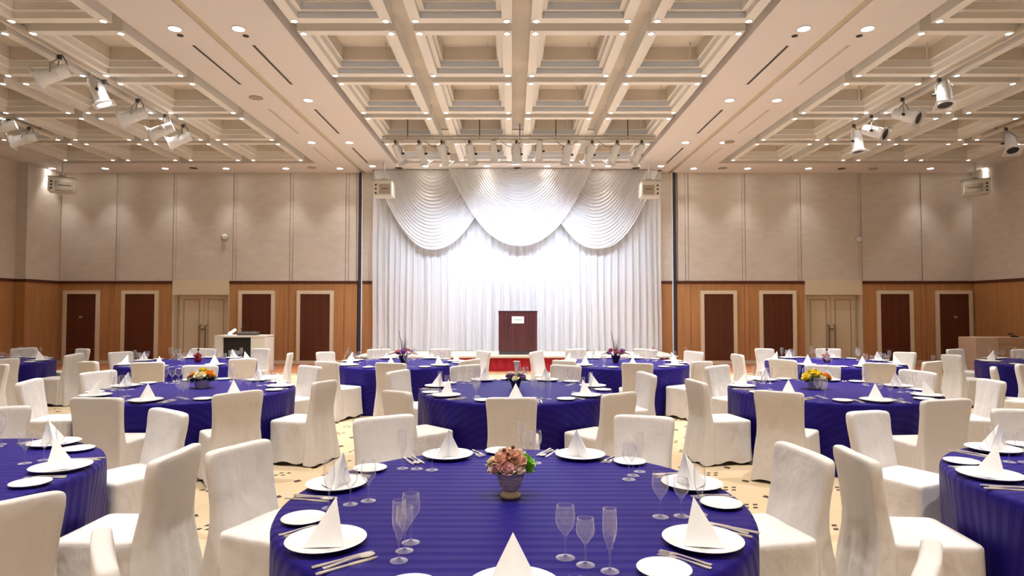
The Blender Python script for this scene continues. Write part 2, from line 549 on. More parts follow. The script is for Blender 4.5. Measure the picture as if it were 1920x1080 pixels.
# framed dark panels on the wainscot
for a, b in ((120, 188), (229, 298), (448, 516), (557, 626), (1313, 1381), (1423, 1492), (1643, 1711), (1753, 1822)):
    fr = MB(); t = 0.105; x0, x1, zt = WX(a), WX(b), 2.18
    fr.box(x0, x0 + t, YB - 0.05, YB + 0.02, 0.0, zt); fr.box(x1 - t, x1, YB - 0.05, YB + 0.02, 0.0, zt)
    fr.box(x0 + t, x1 - t, YB - 0.05, YB + 0.02, zt - t, zt)
    f_ = put('panel_frame', fr.mesh('panel_frame', 'cream_paint'), wall)
    for z0, z1 in ((0.0, 0.435), (0.445, zt - t)):
        wall_part('dark_panel', 'dark_panel', x0 + t, x1 - t, YB - 0.02, YB + 0.02, z0, z1, parent=f_)
for px in (153, 1790):          # small plates on the two outer panels
    wall_part('switch_plate', 'grey_metal', WX(px) - 0.05, WX(px) + 0.05, YB - 0.028, YB - 0.015, 1.36, 1.42)

for px in (1370, 1660, 1746):   # sockets just above the baseboard
    wall_part('outlet_plate', 'jamb_white', WX(px) - 0.045, WX(px) + 0.045, YB - 0.058, YB + 0.0, 0.12, 0.26)

# double doors in their recesses
for n, (a, b) in enumerate(((323, 430), (1509, 1617))):
    x0, x1 = WX(a), WX(b); zt = 2.05
    wall_part('door_header', 'door_paint', x0, x1, YB - 0.005, YB + 0.30, zt, ZRAIL + 0.03)
    for q0, q1 in ((x0, x0 + 0.03), (x1 - 0.03, x1)):
        wall_part('door_reveal', 'door_paint', q0, q1, YB + 0.005, YB + 0.30, 0, zt)
    d = struct('door_%d' % (n + 1), boxmesh('door', 'door_paint', x0 + 0.03, x1 - 0.03, YB + 0.26, YB + 0.30, 0, zt))
    mid = (x0 + x1) / 2
    for (l0, l1, hx) in ((x0 + 0.12, mid - 0.006, mid - 0.09), (mid + 0.006, x1 - 0.12, mid + 0.09)):
        lf = put('door_leaf', boxmesh('door_leaf', 'door_paint', l0, l1, YB + 0.20, YB + 0.262, 0.01, zt - 0.01), d)
        i = 0.12; k = MB(); y0, y1 = YB + 0.188, YB + 0.205
        for bb in ((l0 + i, l1 - i, 1.90, 1.92), (l0 + i, l0 + i + 0.02, 0.16, 1.9), (l1 - i - 0.02, l1 - i, 0.16, 1.9), (l0 + i, l1 - i, 0.14, 0.16)):
            k.box(bb[0], bb[1], y0, y1, bb[2], bb[3])
        put('moulding', k.mesh('moulding', 'door_line'), lf)
        put('handle', MB().tube([(hx, YB + 0.21, 0.42), (hx, YB + 0.12, 0.44), (hx, YB + 0.12, 1.13), (hx, YB + 0.21, 1.15)], 0.022).mesh('handle', 'brass', True), lf)
        put('lock', MB().lathe([(0, 0), (0.03, 0), (0.03, 0.02), (0, 0.02)], 12, Matrix.Translation((hx + (0.05 if hx < mid else -0.05), YB + 0.2, 1.02)) @ Matrix.Rotation(PI / 2, 4, 'X')).mesh('lock', 'brass', True), lf)

# dark partition jambs either side of the stage
for n, px in enumerate((674.5, 1265)):
    x = WX(px); s = -1 if n == 0 else 1
    o = struct('trim_%d' % (n + 1), boxmesh('trim', 'jamb_dark', x - 0.045, x + 0.045, YB - 0.04, YB + 0.3, 0, ZS))
    put('jamb_edge', boxmesh('jamb_edge', 'jamb_white', min(x - s * 0.045, x - s * 0.075), max(x - s * 0.045, x - s * 0.075), YB - 0.04, YB + 0.3, 0, ZS), o)

# side walls and the wall behind
def side_wall(name, x, s, y0, y1):
    q0, q1 = sorted((x, x + s * 0.5))
    o = struct(name, boxmesh(name, 'wallpaper', q0, q1, y0, y1, ZRAIL, ZS + 0.3))
    n = max(1, round((y1 - y0) / 1.2)); st = (y1 - y0) / n
    for i in range(n):
        put('wainscot_panel', boxmesh('wainscot', 'wood', q0, q1, y0 + i * st + 0.005, y0 + (i + 1) * st - 0.005, 0, ZRAIL - 0.08), o)
    r0, r1 = sorted((x - s * 0.025, x + s * 0.5))
    put('dado_rail', boxmesh('rail', 'rail_wood', r0, r1, y0, y1, ZRAIL - 0.08, ZRAIL + 0.005), o)
    return o


side_wall('wall_left', XL - 0.30, -1, YF, 17.3)
side_wall('wall_left_corner', XL, -1, 17.3, YB + 0.3)
side_wall('wall_right', XR, 1, YF, YB + 0.3)
struct('wall_behind', boxmesh('wall_behind', 'wallpaper', XL - 0.6, XR + 0.6, YF - 0.2, YF, 0, ZS + 0.3))

# ------------------------------------------------------------------ stage, curtain, swags
SX0, SX1, SY, SZ = X0 - 4.22, X0 + 4.20, 16.4, 0.40
st = tag(empty('stage', (X0, SY, 0)), 'low stage with pale wooden deck and pleated red skirt below the curtain', 'stage')


def stage_part(name, mb, m, smooth=False):
    return put(name, mb.mesh(name, m, smooth), st, (-X0, -SY, 0))


nd = 12
for i in range(nd):
    xa = SX0 + (SX1 - SX0) * i / nd
    stage_part('deck_board', MB().box(xa + 0.003, xa + (SX1 - SX0) / nd - 0.003, SY, YB - 0.1, SZ - 0.06, SZ), 'stage_deck')
stage_part('stage_body', MB().box(SX0 + 0.06, SX1 - 0.06, SY + 0.08, YB - 0.1, 0, SZ - 0.06), 'black')
stage_part('deck_edge', MB().box(SX0 - 0.01, SX1 + 0.01, SY - 0.03, SY + 0.0, SZ - 0.035, SZ + 0.005), 'jamb_white')
sk = MB(); N = 420; r1, r2 = [], []
for i in range(N + 1):
    x = SX0 + (SX1 - SX0) * i / N
    a = 0.022 * math.sin(i * 0.62 + 0.8 * math.sin(i * 0.11)) + 0.008 * math.sin(i * 0.23)
    r1.append((x, SY + 0.015 + 0.4 * a, SZ - 0.03)); r2.append((x, SY + 0.0 + a, 0.005))
sk.rings([r2, r1], closed=False)
stage_part('skirt', sk, 'stage_red', True)
for s_, x in ((-1, SX0), (1, SX1)):
    stage_part('skirt', MB().box(x - 0.01, x + 0.01, SY, YB - 0.1, 0.005, SZ - 0.03), 'stage_red')

# curtain
cu = MB(); N = 900; CX0, CX1 = X0 - 4.22, X0 + 4.25
levels = [SZ + 0.01, 1.2, 2.2, 3.2, 4.2, 5.2, ZS - 0.02]
ph = [rnd.uniform(0, 6) for _ in range(8)]
rr = []
for j, z in enumerate(levels):
    row = []
    for i in range(N + 1):
        x = CX0 + (CX1 - CX0) * i / N
        a = 0.045 * math.sin(x * 34 + 2.1 * math.sin(x * 2.3 + ph[0]) + 0.1 * z) + 0.03 * math.sin(x * 11.7 + ph[1] + 0.15 * z) + 0.02 * math.sin(x * 61 + ph[2])
        row.append((x + 0.012 * math.sin(z * 1.3 + x * 3), 18.30 + a * (1.0 - 0.08 * j), z))
    rr.append(row)
cu.rings(rr, closed=False)
tag(put('stage_curtain', cu.mesh('stage_curtain', 'sheer', True, 180)), 'full height white sheer pleated curtain hanging behind the lectern', 'curtain')
tag(put('curtain_rail', boxmesh('curtain_rail', 'rail_brown', CX0 - 0.02, CX1 + 0.02, 18.24, 18.36, ZS - 0.018, ZS + 0.002)), 'thin brown curtain rail along the ceiling above the white stage curtain', 'curtain rail')


def swag(cx, y0, half, sag, label, seed, nf):
    m = MB(); NT, NS = nf * 8, 64; rws = []
    r = random.Random(seed); p1 = r.uniform(0, 6)
    for j in range(NT + 1):
        t = j / NT; row = []
        W = half * (0.10 + 0.90 * t ** 0.85)
        for i in range(NS + 1):
            s = -1 + 2 * i / NS
            z = ZS - 0.03 - sag * t ** 0.95 * (1 - abs(s) ** 2.1) - 0.0
            x = cx + W * s
            fold = math.sin(2 * PI * nf * (t + 0.018 * math.sin(3 * s + p1)) + p1)
            env = (1 - s * s) ** 0.5 * 0.75 + 0.25
            y = y0 - 0.16 * t * (1 - s * s) - 0.026 * fold * env * min(1, 3 * t + 0.25)
            row.append((x, y, z - 0.012 * fold * env))
        rws.append(row)
    m.rings(rws, closed=False)
    return tag(put('curtain_swag', m.mesh('curtain_swag', 'swag_cloth', True, 180)), label, 'curtain', 'swags over the stage curtain')


swag(at_depth(815, 465, 18.12).x, 18.12, 1.80, ZS - at_depth(815, 466, 18.0).z, 'gathered white curtain swag overlapping the sheer curtain on the control desk side', 1, 22)
swag(at_depth(1119, 465, 18.12).x, 18.12, 1.80, ZS - at_depth(1119, 466, 18.0).z, 'gathered white curtain swag overlapping the sheer curtain on the beige counter side', 2, 22)
swag(at_depth(975, 458, 17.95).x, 17.95, 2.08, ZS - at_depth(975, 460, 17.8).z, 'brightly lit middle white curtain swag hanging above the lectern', 3, 25)

# lectern
LX, LY = at_depth(971, 620, 16.9).x, 16.85
le = tag(empty('lectern', (LX, LY, SZ + 0.001)), 'wide dark red-brown wooden lectern with a white sign on the stage', 'lectern')
LW, LH = 0.52, 1.16
put('front_panel', boxmesh('front_panel', 'lectern_wood', -LW, LW, 0, 0.03, 0.10, LH), le)
put('base', boxmesh('base', 'lectern_base', -LW + 0.01, LW - 0.01, 0.01, 0.42, 0.0, 0.10), le)
for s in (-1, 1):
    q0, q1 = sorted((s * LW, s * (LW - 0.03)))
    put('side_panel', boxmesh('side_panel', 'lectern_wood', q0, q1, 0.03, 0.42, 0.10, LH), le)
put('top', MB().add([(-LW - 0.01, -0.01, LH), (LW + 0.01, -0.01, LH), (LW + 0.01, 0.44, LH - 0.10), (-LW - 0.01, 0.44, LH - 0.10), (-LW - 0.01, -0.01, LH + 0.02), (LW + 0.01, -0.01, LH + 0.02), (LW + 0.01, 0.44, LH - 0.08), (-LW - 0.01, 0.44, LH - 0.08)],
    [(0, 3, 2, 1), (4, 5, 6, 7), (0, 1, 5, 4), (1, 2, 6, 5), (2, 3, 7, 6), (3, 0, 4, 7)]).mesh('top', 'lectern_base'), le)
put('shelf', boxmesh('shelf', 'lectern_wood', -LW + 0.03, LW - 0.03, 0.05, 0.40, 0.60, 0.63), le)
sg = put('sign', boxmesh('sign', 'sign_white', -0.165, 0.165, -0.012, 0, 0.84, 1.03), le)
put('sign_mark', boxmesh('sign_mark', 'sign_ink', -0.11, 0.11, -0.014, -0.012, 0.925, 0.943), sg)

# steps with handrails at the stage corners
for s, label in ((-1, 'small black stage steps with brown handrails on the control desk side'), (1, 'small black stage steps with brown handrails on the beige counter side')):
    bx = X0 + s * 3.95
    e = tag(empty('stage_steps', (bx, 15.91, 0)), label, 'steps', 'steps at the stage front corners')
    put('tread', boxmesh('tread', 'black', -0.4, 0.4, 0.0, 0.22, 0.0, 0.13), e)
    put('tread', boxmesh('tread', 'black', -0.4, 0.4, 0.2, 0.43, 0.0, 0.27), e)
    for k in (-1, 1):
        put('handrail', MB().tube([(k * 0.42, -0.30, 0.0), (k * 0.42, -0.28, 0.22), (k * 0.42, -0.05, 0.42), (k * 0.42, 0.36, 0.62), (k * 0.42, 0.40, 0.40), (k * 0.42, 0.40, 0.0)], 0.022).mesh('handrail', 'rail_brown', True), e)
        put('cross_bar', MB().tube([(k * 0.42, -0.2, 0.10), (k * 0.42, 0.38, 0.32)], 0.018).mesh('cross_bar', 'rail_brown', True), e)

# control desk, counter
DX0, DX1 = at_depth(402, 640, 16.2).x, at_depth(497, 640, 16.2).x
DZ = at_depth(450, 629, 16.2).z
de = tag(empty('control_desk', ((DX0 + DX1) / 2, 16.2, 0)), 'white control desk with a black recessed front by the double doors', 'desk')
hw = (DX1 - DX0) / 2
put('side_panel', boxmesh('side_panel', 'desk_white', -hw, -hw + 0.21, 0, 0.6, 0, DZ - 0.04), de)
put('side_panel', boxmesh('side_panel', 'desk_white', hw - 0.37, hw, 0, 0.6, 0, DZ - 0.04), de)
put('desk_top', boxmesh('desk_top', 'desk_white', -hw, hw, -0.005, 0.6, DZ - 0.05, DZ), de)
put('front_panel', boxmesh('front_panel', 'black', -hw + 0.21, hw - 0.37, 0.06, 0.5, 0, DZ - 0.05), de)
p = at_depth(432, 624, 16.3)
lp = tag(empty('desk_lamp', (p.x, 16.35, DZ)), 'small reading lamp with a bright tilted shade on the white control desk', 'lamp')
put('lamp_shade', MB().tube([(-0.06, 0, 0.03), (0.11, 0, 0.15)], [0.035, 0.03], 10).mesh('lamp_shade', 'screen_glow', True), lp)
put('lamp_base', MB().lathe([(0, 0), (0.05, 0), (0.05, 0.015), (0.012, 0.02), (0.012, 0.05), (0, 0.05)], 12).mesh('lamp_base', 'white_metal', True), lp)
p = at_depth(455, 625, 16.3)
mx_ = tag(empty('mixer', (p.x + 0.1, 16.4, DZ)), 'low dark mixing console with cables on the white control desk', 'mixer')
put('console', MB().add([(-0.25, -0.1, 0), (0.25, -0.1, 0), (0.25, 0.15, 0), (-0.25, 0.15, 0), (-0.25, -0.1, 0.04), (0.25, -0.1, 0.04), (0.25, 0.15, 0.09), (-0.25, 0.15, 0.09)],
    [(0, 3, 2, 1), (4, 5, 6, 7), (0, 1, 5, 4), (1, 2, 6, 5), (2, 3, 7, 6), (3, 0, 4, 7)]).mesh('console', 'cable'), mx_)
for k in range(6):
    put('knob', MB().lathe([(0, 0), (0.014, 0), (0.012, 0.03), (0, 0.03)], 8).mesh('knob', 'grey_metal', True), mx_, (-0.18 + 0.07 * k, 0.02, 0.06))
put('microphone', MB().tube([(-0.2, 0.1, 0.08), (-0.22, 0.05, 0.16), (-0.14, 0.0, 0.20)], [0.008, 0.008, 0.02]).mesh('microphone', 'black', True), mx_)
CX = at_depth(1828, 640, 16.2).x
CZ = at_depth(1860, 633, 16.2).z
co = tag(empty('counter', (CX + 1.1, 16.2, 0)), 'plain beige counter standing by the side wall behind the corner table', 'counter')
put('end_panel', boxmesh('end_panel', 'counter_beige', -1.1, -0.52, -0.03, 0.6, 0, CZ), co)
put('front_panel', boxmesh('front_panel', 'counter_tan', -0.52, 0.68, 0.0, 0.6, 0, CZ * 0.77), co)
put('upper_panel', boxmesh('upper_panel', 'counter_tan', -0.52, 0.68, 0.02, 0.6, CZ * 0.775, CZ), co)
p = at_depth(1905, 628, 16.4)
q_ = tag(empty('microphone_stand', (p.x, 16.45, CZ)), 'small black gooseneck microphone on the beige counter', 'microphone')
put('base', MB().lathe([(0, 0), (0.09, 0), (0.09, 0.03), (0.02, 0.05), (0, 0.05)], 12).mesh('base', 'black', True), q_)
put('neck', MB().tube([(0, 0, 0.04), (-0.05, 0, 0.09), (-0.14, 0, 0.08)], [0.01, 0.01, 0.025]).mesh('neck', 'black', True), q_)


# ------------------------------------------------------------------ ceiling fixtures
def downlight_mesh(r, name):
    ring = MB().lathe([(r * 1.25, 0.004), (r * 1.25, -0.008), (r, -0.012), (r * 0.92, 0.0)], 16).mesh('trim_ring', 'white_metal', True)
    lens = MB(); lens.add([(r * math.cos(2 * PI * k / 16), r * math.sin(2 * PI * k / 16), -0.006) for k in range(16)], [tuple(reversed(range(16)))])
    return ring, lens.mesh('lamp_lens', 'lamp_glow')


big_ring, big_lens = downlight_mesh(0.085, 'big')
sm_ring, sm_lens = downlight_mesh(0.042, 'small')


def downlight(x, y, big, label, group, power, spot=74, parts=True):
    d = tag(empty('downlight', (x, y, ZS)), label, 'downlight', group)
    put('trim_ring', big_ring if big else sm_ring, d)
    put('lamp_lens', big_lens if big else sm_lens, d)
    if power > 0:
        lamp('downlight_lamp', (0, 0, -0.03), power, WARM, spot, 0.85, 0.06 if big else 0.04, parent=d)
    return d


ROWW = {0: 'fifth coffer row', 1: 'fourth coffer row', 2: 'third coffer row', 3: 'second coffer row', 4: 'first coffer row'}
FLD = {'mid': 'middle field', 'desk': 'control desk side field', 'counter': 'beige counter side field'}
for kind, xc, yc in frames:
    for sx in (-1, 1):
        for sy in (-1, 1):
            x, y = xc + sx * (FW / 2 - 0.075), yc + sy * (FL / 2 - 0.075)
            px, py = project(x, y, ZS)
            if not (-60 < px < 1980 and py > -60): continue
            downlight(x, y, False, 'small coffer downlight, %s, %s from the stage' % (FLD[kind], ROWW[rows.index(yc)]), 'coffer downlights of the ' + FLD[kind], P_COFFER * (1.35 if kind == 'mid' else 0.5))
for wi, px in enumerate((635, 533, 420, 305, 192, 92, 1303, 1405, 1520, 1750, 1853)):
    x = (px - 960) / F * 18.03
    side = 'control desk' if px < 960 else 'beige counter'
    downlight(x, 18.03, True, 'round downlight washing the %s side upper wall, %s from the stage curtain' % (side, ('nearest', 'second', 'third', 'fourth', 'fifth', 'sixth')[wi if wi < 6 else wi - 6]), 'wall washing downlights on the %s side' % side, P_WASH)
for wi, px in enumerate((697, 797, 912, 1027, 1141, 1241)):
    downlight((px - 960) / F * 17.75, 17.72, True, 'round downlight above the stage curtain, %s from the control desk end' % ('first', 'second', 'third', 'fourth', 'fifth', 'sixth')[wi], 'downlights above the stage curtain', P_WASH * 0.6)
for side, sg_ in (('control desk', -1), ('beige counter', 1)):
    for xr, half in ((5.06, 'outer'), (4.13, 'inner')):
        for y, where in ((8.98, 'farthest from the stage'), (12.1, 'halfway to the stage'), (15.2, 'nearest the stage')):
            if sg_ < 0 and xr > 5 and y == 12.1: continue
            downlight(X0 + sg_ * xr, y, True, 'large downlight, %s, %s half of the %s side band' % (where, half, side), 'downlights of the flat band on the %s side' % side, P_SOFFIT)
for x in (-10.5, -7.0, -4.1, -1.4, 1.4, 4.1, 7.0, 10.5):      # the same lamps go on over the near tables
    for y in (5.6, 2.6, -0.6, -3.2):
        downlight(X0 + x, y, True, 'round downlight in the flat ceiling above the tables farthest from the stage', 'downlights above the tables farthest from the stage', P_NEAR * (0.55 if abs(x) > 6 else 1.08))


def band_item(px0, py0, px1, py1, name, label, cat, group, m, wd=0.045):
    a, b = at_height(px0, py0, ZS), at_height(px1, py1, ZS)
    x = (a.x + b.x) / 2
    v = tag(empty(name, (x, (a.y + b.y) / 2, ZS)), label, cat, group)
    h = (b.y - a.y) / 2
    put('slot', boxmesh('slot', m, -wd / 2, wd / 2, -h, h, -0.006, 0.01), v)
    fr = MB()
    for s in (-1, 1): fr.box(min(s * wd / 2, s * (wd / 2 + 0.012)), max(s * wd / 2, s * (wd / 2 + 0.012)), -h, h, -0.009, 0.01)
    put('frame', fr.mesh('frame', 'soffit'), v)


VENT_ROW = ['farthest from the stage', 'halfway to the stage', 'nearest the stage']
for side, vents in (('control desk', ((362, 85, 452, 158, 'dark_slot'), (475, 85, 548, 158, 'dark_slot'), (504, 205, 560, 250, 'pale_slot'), (590, 205, 636, 250, 'dark_slot'), (585, 277, 625, 305, 'pale_slot'), (660, 277, 690, 305, 'dark_slot'))),
                    ('beige counter', ((1588, 86, 1500, 158, 'pale_slot'), (1475, 86, 1402, 158, 'dark_slot'), (1440, 206, 1385, 250, 'pale_slot'), (1353, 206, 1308, 250, 'dark_slot'), (1352, 277, 1316, 306, 'pale_slot'), (1279, 277, 1251, 306, 'dark_slot')))):
    for i, (a, b, c, d, m) in enumerate(vents):
        band_item(a, b, c, d, 'air_vent', '%s slot air vent, %s, %s half of the %s side band' % ('dark' if m == 'dark_slot' else 'pale', VENT_ROW[i // 2], 'outer' if i % 2 == 0 else 'inner', side), 'vent', 'air vents on the %s side' % side, m)
# round ceiling speakers and detectors in the flat strips
rs = MB().lathe([(0.13, 0.005), (0.13, -0.012), (0.11, -0.016), (0.0, -0.016)], 20).mesh('speaker_grille', 'grille', True)
dk = MB().lathe([(0.11, 0.005), (0.11, -0.010), (0.09, -0.012), (0.0, -0.012)], 20).mesh('speaker_grille', 'dark_slot', True)
dk2 = MB().lathe([(0.045, 0.005), (0.045, -0.010), (0.035, -0.012), (0.0, -0.012)], 16).mesh('speaker_grille', 'dark_slot', True)
for px, py, me in ((363, 315, dk), (585, 314, rs), (748, 315, dk), (970, 315, dk), (1192, 315, dk), (1355, 315, rs), (1578, 316, dk), (1637, 316, rs), (480, 183, rs), (338, 66, dk2), (461, 67, dk2), (1490, 67, dk2), (1611, 67, dk2), (1367, 266, rs)):
    p = at_height(px, py, ZS)
    where = 'control desk' if px < 700 else ('stage curtain' if px < 1240 else 'beige counter')
    tag(put('ceiling_speaker', me, None, (p.x, p.y, ZS)), 'small flat round ceiling grille near the %s side of the hall' % where if where != 'stage curtain' else 'small flat round ceiling grille right above the stage curtain', 'ceiling grille', 'ceiling grilles by the ' + where)
dm = MB().lathe([(0.09, 0.0), (0.09, 0.03), (0.075, 0.07), (0.04, 0.10), (0.0, 0.11)], 16)
for px, py, side in ((422, 444, 'control desk'), (1610, 448, 'beige counter')):
    p = at_depth(px, py, YB)
    e = tag(empty('wall_camera', (p.x, YB, p.z)), 'small grey dome fixture on the upper wall above the double doors, %s side' % side, 'camera')
    put('dome', MB().lathe([(0.09, 0.0), (0.09, 0.03), (0.075, 0.07), (0.04, 0.10), (0.0, 0.11)], 16, Matrix.Rotation(PI / 2, 4, 'X')).mesh('dome', 'white_metal', True), e)
    put('base', MB().lathe([(0.0, -0.01), (0.10, -0.01), (0.10, 0.012), (0.0, 0.012)], 16, Matrix.Rotation(PI / 2, 4, 'X')).mesh('base', 'grey_metal', True), e)


ORD = ['first', 'second', 'third', 'fourth', 'fifth', 'sixth', 'seventh', 'eighth', 'ninth', 'tenth', 'eleventh']


# spotlights
def spotlight(mount, tip, off, label, group, lit, r=0.105, power=0.0, coldark=False):
    """mount = point on the pipe, tip = where the can looks; the can hangs `off` below the pipe"""
    mount = Vector(mount); c = mount + Vector(off)
    d = (Vector(tip) - c).normalized()
    e = tag(empty('stage_spotlight', mount), label, 'spotlight', group)
    q = d.to_track_quat('Z', 'Y').to_matrix().to_4x4()
    M = Matrix.Translation(Vector(off)) @ q
    L = 0.24
    body = MB().lathe([(0.0, -L), (r * 0.75, -L), (r * 0.85, -L * 0.8), (r * 0.85, -L * 0.35), (r * 0.92, -L * 0.3), (r * 0.92, L * 0.7), (r * 1.12, L * 0.78), (r * 1.12, L), (r * 0.95, L), (r * 0.9, L * 0.86)], 20, M)
    b_ = put('can', body.mesh('can', 'white_metal', True, 35), e)
    k = MB().add([(r * 0.94 * math.cos(2 * PI * i / 20), r * 0.94 * math.sin(2 * PI * i / 20), L * 0.9) for i in range(20)], [tuple(range(20))], M)
    put('lens', k.mesh('lens', 'stage_glow' if lit else 'lens_off'), b_)
    # gel frame plate
    g = MB()
    for (a0, a1, b0, b1) in ((-1.35, 1.35, 1.05, 1.35), (-1.35, 1.35, -1.35, -1.05), (-1.35, -1.05, -1.05, 1.05), (1.05, 1.35, -1.05, 1.05)):
        g.box(a0 * r, a1 * r, b0 * r, b1 * r, L * 0.96, L * 1.0, M)
    put('gel_frame', g.mesh('gel_frame', 'white_metal'), b_)
    # yoke and clamp
    side = d.cross(Vector((0, 0, 1)))
    side = side.normalized() if side.length > 0.05 else Vector((1, 0, 0))
    o_ = Vector(off)
    y = MB().tube([o_ + side * r * 1.0, o_ + side * r * 1.05 + Vector((0, 0, 0.13)), Vector((0, 0, -0.07)), o_ - side * r * 1.05 + Vector((0, 0, 0.13)), o_ - side * r * 1.0], 0.012, 6)
    put('yoke', y.mesh('yoke', 'grey_metal', True), e)
    put('clamp', MB().box(-0.025, 0.025, -0.025, 0.025, -0.09, 0.02).mesh('clamp', 'cable'), e)
    put('knob', MB().tube([o_ + side * r * 0.95, o_ + side * (r + 0.05)], 0.025, 8).mesh('knob', 'black', True), e)
    put('cable', MB().tube([(0.02, 0.02, 0), (0.07, 0.05, -0.10), tuple(o_ - d * L * 0.9 + Vector((0, 0, 0.03)))], 0.008, 5).mesh('cable', 'cable', True), e)
    if power > 0:
        p = c + d * (L + 0.02)
        sp = lamp('spotlight_lamp', p, power, COOL if power > P_TRACK else WARM, 62, 0.8, 0.08, aim=tip)
        sp.parent = e; sp.location = p - mount
    return e


PY, PZ = 14.6, at_depth(960, 262, 14.6).z
pipe = tag(empty('lighting_pipe', (X0, PY, PZ)), 'horizontal lighting pipe hung under the ceiling before the stage', 'lighting rig')
put('pipe', MB().tube([(-3.2, 0, 0), (3.25, 0, 0)], 0.03, 10).mesh('pipe', 'track_metal', True), pipe)
put('power_rail', boxmesh('power_rail', 'track_metal', -3.2, 3.25, -0.03, 0.03, 0.05, 0.09), pipe)
for x in (-2.6, -0.9, 0.05, 0.9, 2.6):
    put('hanger', MB().tube([(x, 0, 0), (x, 0, TOP - PZ)], 0.012, 6).mesh('hanger', 'cable', True), pipe)
cb = MB()
for x in (-2.2, -0.4, 0.9, 1.9):
    cb.tube([(x + 0.5 * k / 8, 0.02, -0.02 - 0.14 * math.sin(PI * k / 8)) for k in range(9)], 0.008, 5)
    put('hanging_cable', cb.mesh('hanging_cable', 'cable', True), pipe); cb = MB()
P2 = at_depth(960, 243, 15.0)
pp = tag(empty('ceiling_pipe', (X0, 15.0, P2.z)), 'thin plain pipe running across the coffers behind the lighting pipe', 'pipe')
put('pipe', MB().tube([(-3.25, 0, 0), (3.3, 0, 0)], 0.02, 8).mesh('pipe', 'track_metal', True), pp)
for x in (-3.0, -1.7, 0.05, 1.7, 3.0):
    put('hanger', MB().tube([(x, 0, 0), (x, 0, TOP - P2.z)], 0.010, 6).mesh('hanger', 'grey_metal', True), pp)

stage_sp = [(741, -2.9, 0), (785, -1.5, 1), (828, -0.9, 1), (880, -0.3, 1), (925, 0.0, 1), (968, 0.2, 1), (1012, 0.3, 1), (1066, 0.7, 1), (1110, 1.2, 1), (1157, 1.8, 1), (1203, 3.2, 0)]
aims = {0: (-3.0, 17.6, 2.6), 10: (3.3, 17.6, 2.6), 1: (-2.3, 18.0, 2.4), 2: (-0.9, 18.0, 2.2), 3: (0.1, 18.0, 3.3), 4: (-3.4, 18.0, 1.9), 5: (0.2, 18.0, 3.6), 6: (3.5, 18.0, 1.9), 7: (0.3, 18.0, 3.3), 8: (1.1, 18.0, 2.2), 9: (2.5, 18.0, 2.4)}
for i, (px, _, lit) in enumerate(stage_sp):
    x = at_depth(px, 262, PY).x
    lean = (970 - px) / 260.0
    vis = Vector((x + 0.55 * lean, PY + 0.55, PZ - 1.25))
    small = i in (4, 6)
    off = (0.10 * lean, 0.03, -0.34 if not small else -0.26)
    e = spotlight((x, PY, PZ), vis if i not in (5,) else (x, PY + 0.3, PZ - 2), off,
                  'white can spotlight on the stage lighting pipe, %s from the control desk end' % ORD[i],
                  'spotlights on the stage lighting pipe', bool(lit), 0.085 if small else 0.105)
    if lit:
        c = Vector((x, PY, PZ)) + Vector(off)
        l = lamp('spotlight_lamp', c + Vector((0, 0.30, -0.25)), P_STAGE * (3.0 if i == 5 else 1.0), COOL, 80 if i != 5 else 34, 1.0, 0.10, aim=aims[i])
        l.location = c + Vector((0, 0.30, -0.25)) - Vector((x, PY, PZ)); l.parent = e

for s, lst, side in ((-1, [(100, 140), (185, 172), (250, 218), (303, 245), (337, 262)], 'control desk'), (1, [(1770, 176), (1700, 217), (1640, 247), (1607, 266)], 'beige counter')):
    xt = X0 + s * 7.36
    tz = ZS - 0.02
    tr = tag(empty('lighting_track', (xt, 10.0, tz)), 'long lighting track under the side coffers on the %s side' % side, 'lighting track')
    put('rail', MB().tube([(0, -3.2, 0), (0, 4.6, 0)], 0.03, 10).mesh('rail', 'track_metal', True), tr)
    put('power_rail', boxmesh('power_rail', 'track_metal', -0.03 - s * 0.06, 0.03 - s * 0.06, -3.2, 4.6, 0.0, 0.05), tr)
    for y in (-2.8, -0.6, 1.6, 3.8):
        put('hanger', MB().tube([(0, y, 0), (0, y, 0.34)], 0.012, 6).mesh('hanger', 'cable', True), tr)
    for i, (px, py) in enumerate(lst):
        y = xt * F / (px - 960)
        c = at_depth(px, py, y)
        lit = (s < 0 and i == 1)
        if s < 0: tip = c + (Vector((0.35, 0.15, -0.95)) if lit else Vector((-0.9, -0.25, -0.45)))
        else: tip = c + (Vector((-0.1, -0.25, -0.95)) if i == 0 else (Vector((0.05, -0.1, -1)) if i == 3 else Vector((0.55, -0.75, -0.45))))
        e = spotlight((xt, y, tz), tip, c - Vector((xt, y, tz)), 'lit white can spotlight on the side lighting track, control desk side' if lit else 'unlit white can spotlight on the inner %s side track, %s from the back wall' % (side, ORD[len(lst) - 1 - i]),
                      None if lit else 'track spotlights on the %s side' % side, lit, 0.125, P_TRACK if lit else 0)
    # the outer track
    xt = X0 + s * 10.9
    tr = tag(empty('lighting_track', (xt, 12.5, tz)), 'short outer lighting track near the side wall on the %s side' % side, 'lighting track')
    put('rail', MB().tube([(0, -4.5, 0), (0, 2.0, 0)], 0.03, 10).mesh('rail', 'track_metal', True), tr)
    for y in (-2.0, 1.6):
        put('hanger', MB().tube([(0, y, 0), (0, y, 0.34)], 0.012, 6).mesh('hanger', 'cable', True), tr)
    for px, py in (((45, 261), (6, 238)) if s < 0 else ((1895, 268),)):
        y = xt * F / (px - 960)
        c = at_depth(px, py, y)
        spotlight((xt, y, tz), c + (Vector((-0.8, -0.3, -0.3)) if s < 0 else Vector((-0.2, -0.5, -0.9))), c - Vector((xt, y, tz)),
                  'unlit white can spotlight on the outer track, %s side%s' % (side, ', nearer the back wall' if px == 45 else (', farther from the back wall' if px == 6 else '')), 'outer track spotlights on the %s side' % side, False, 0.125)

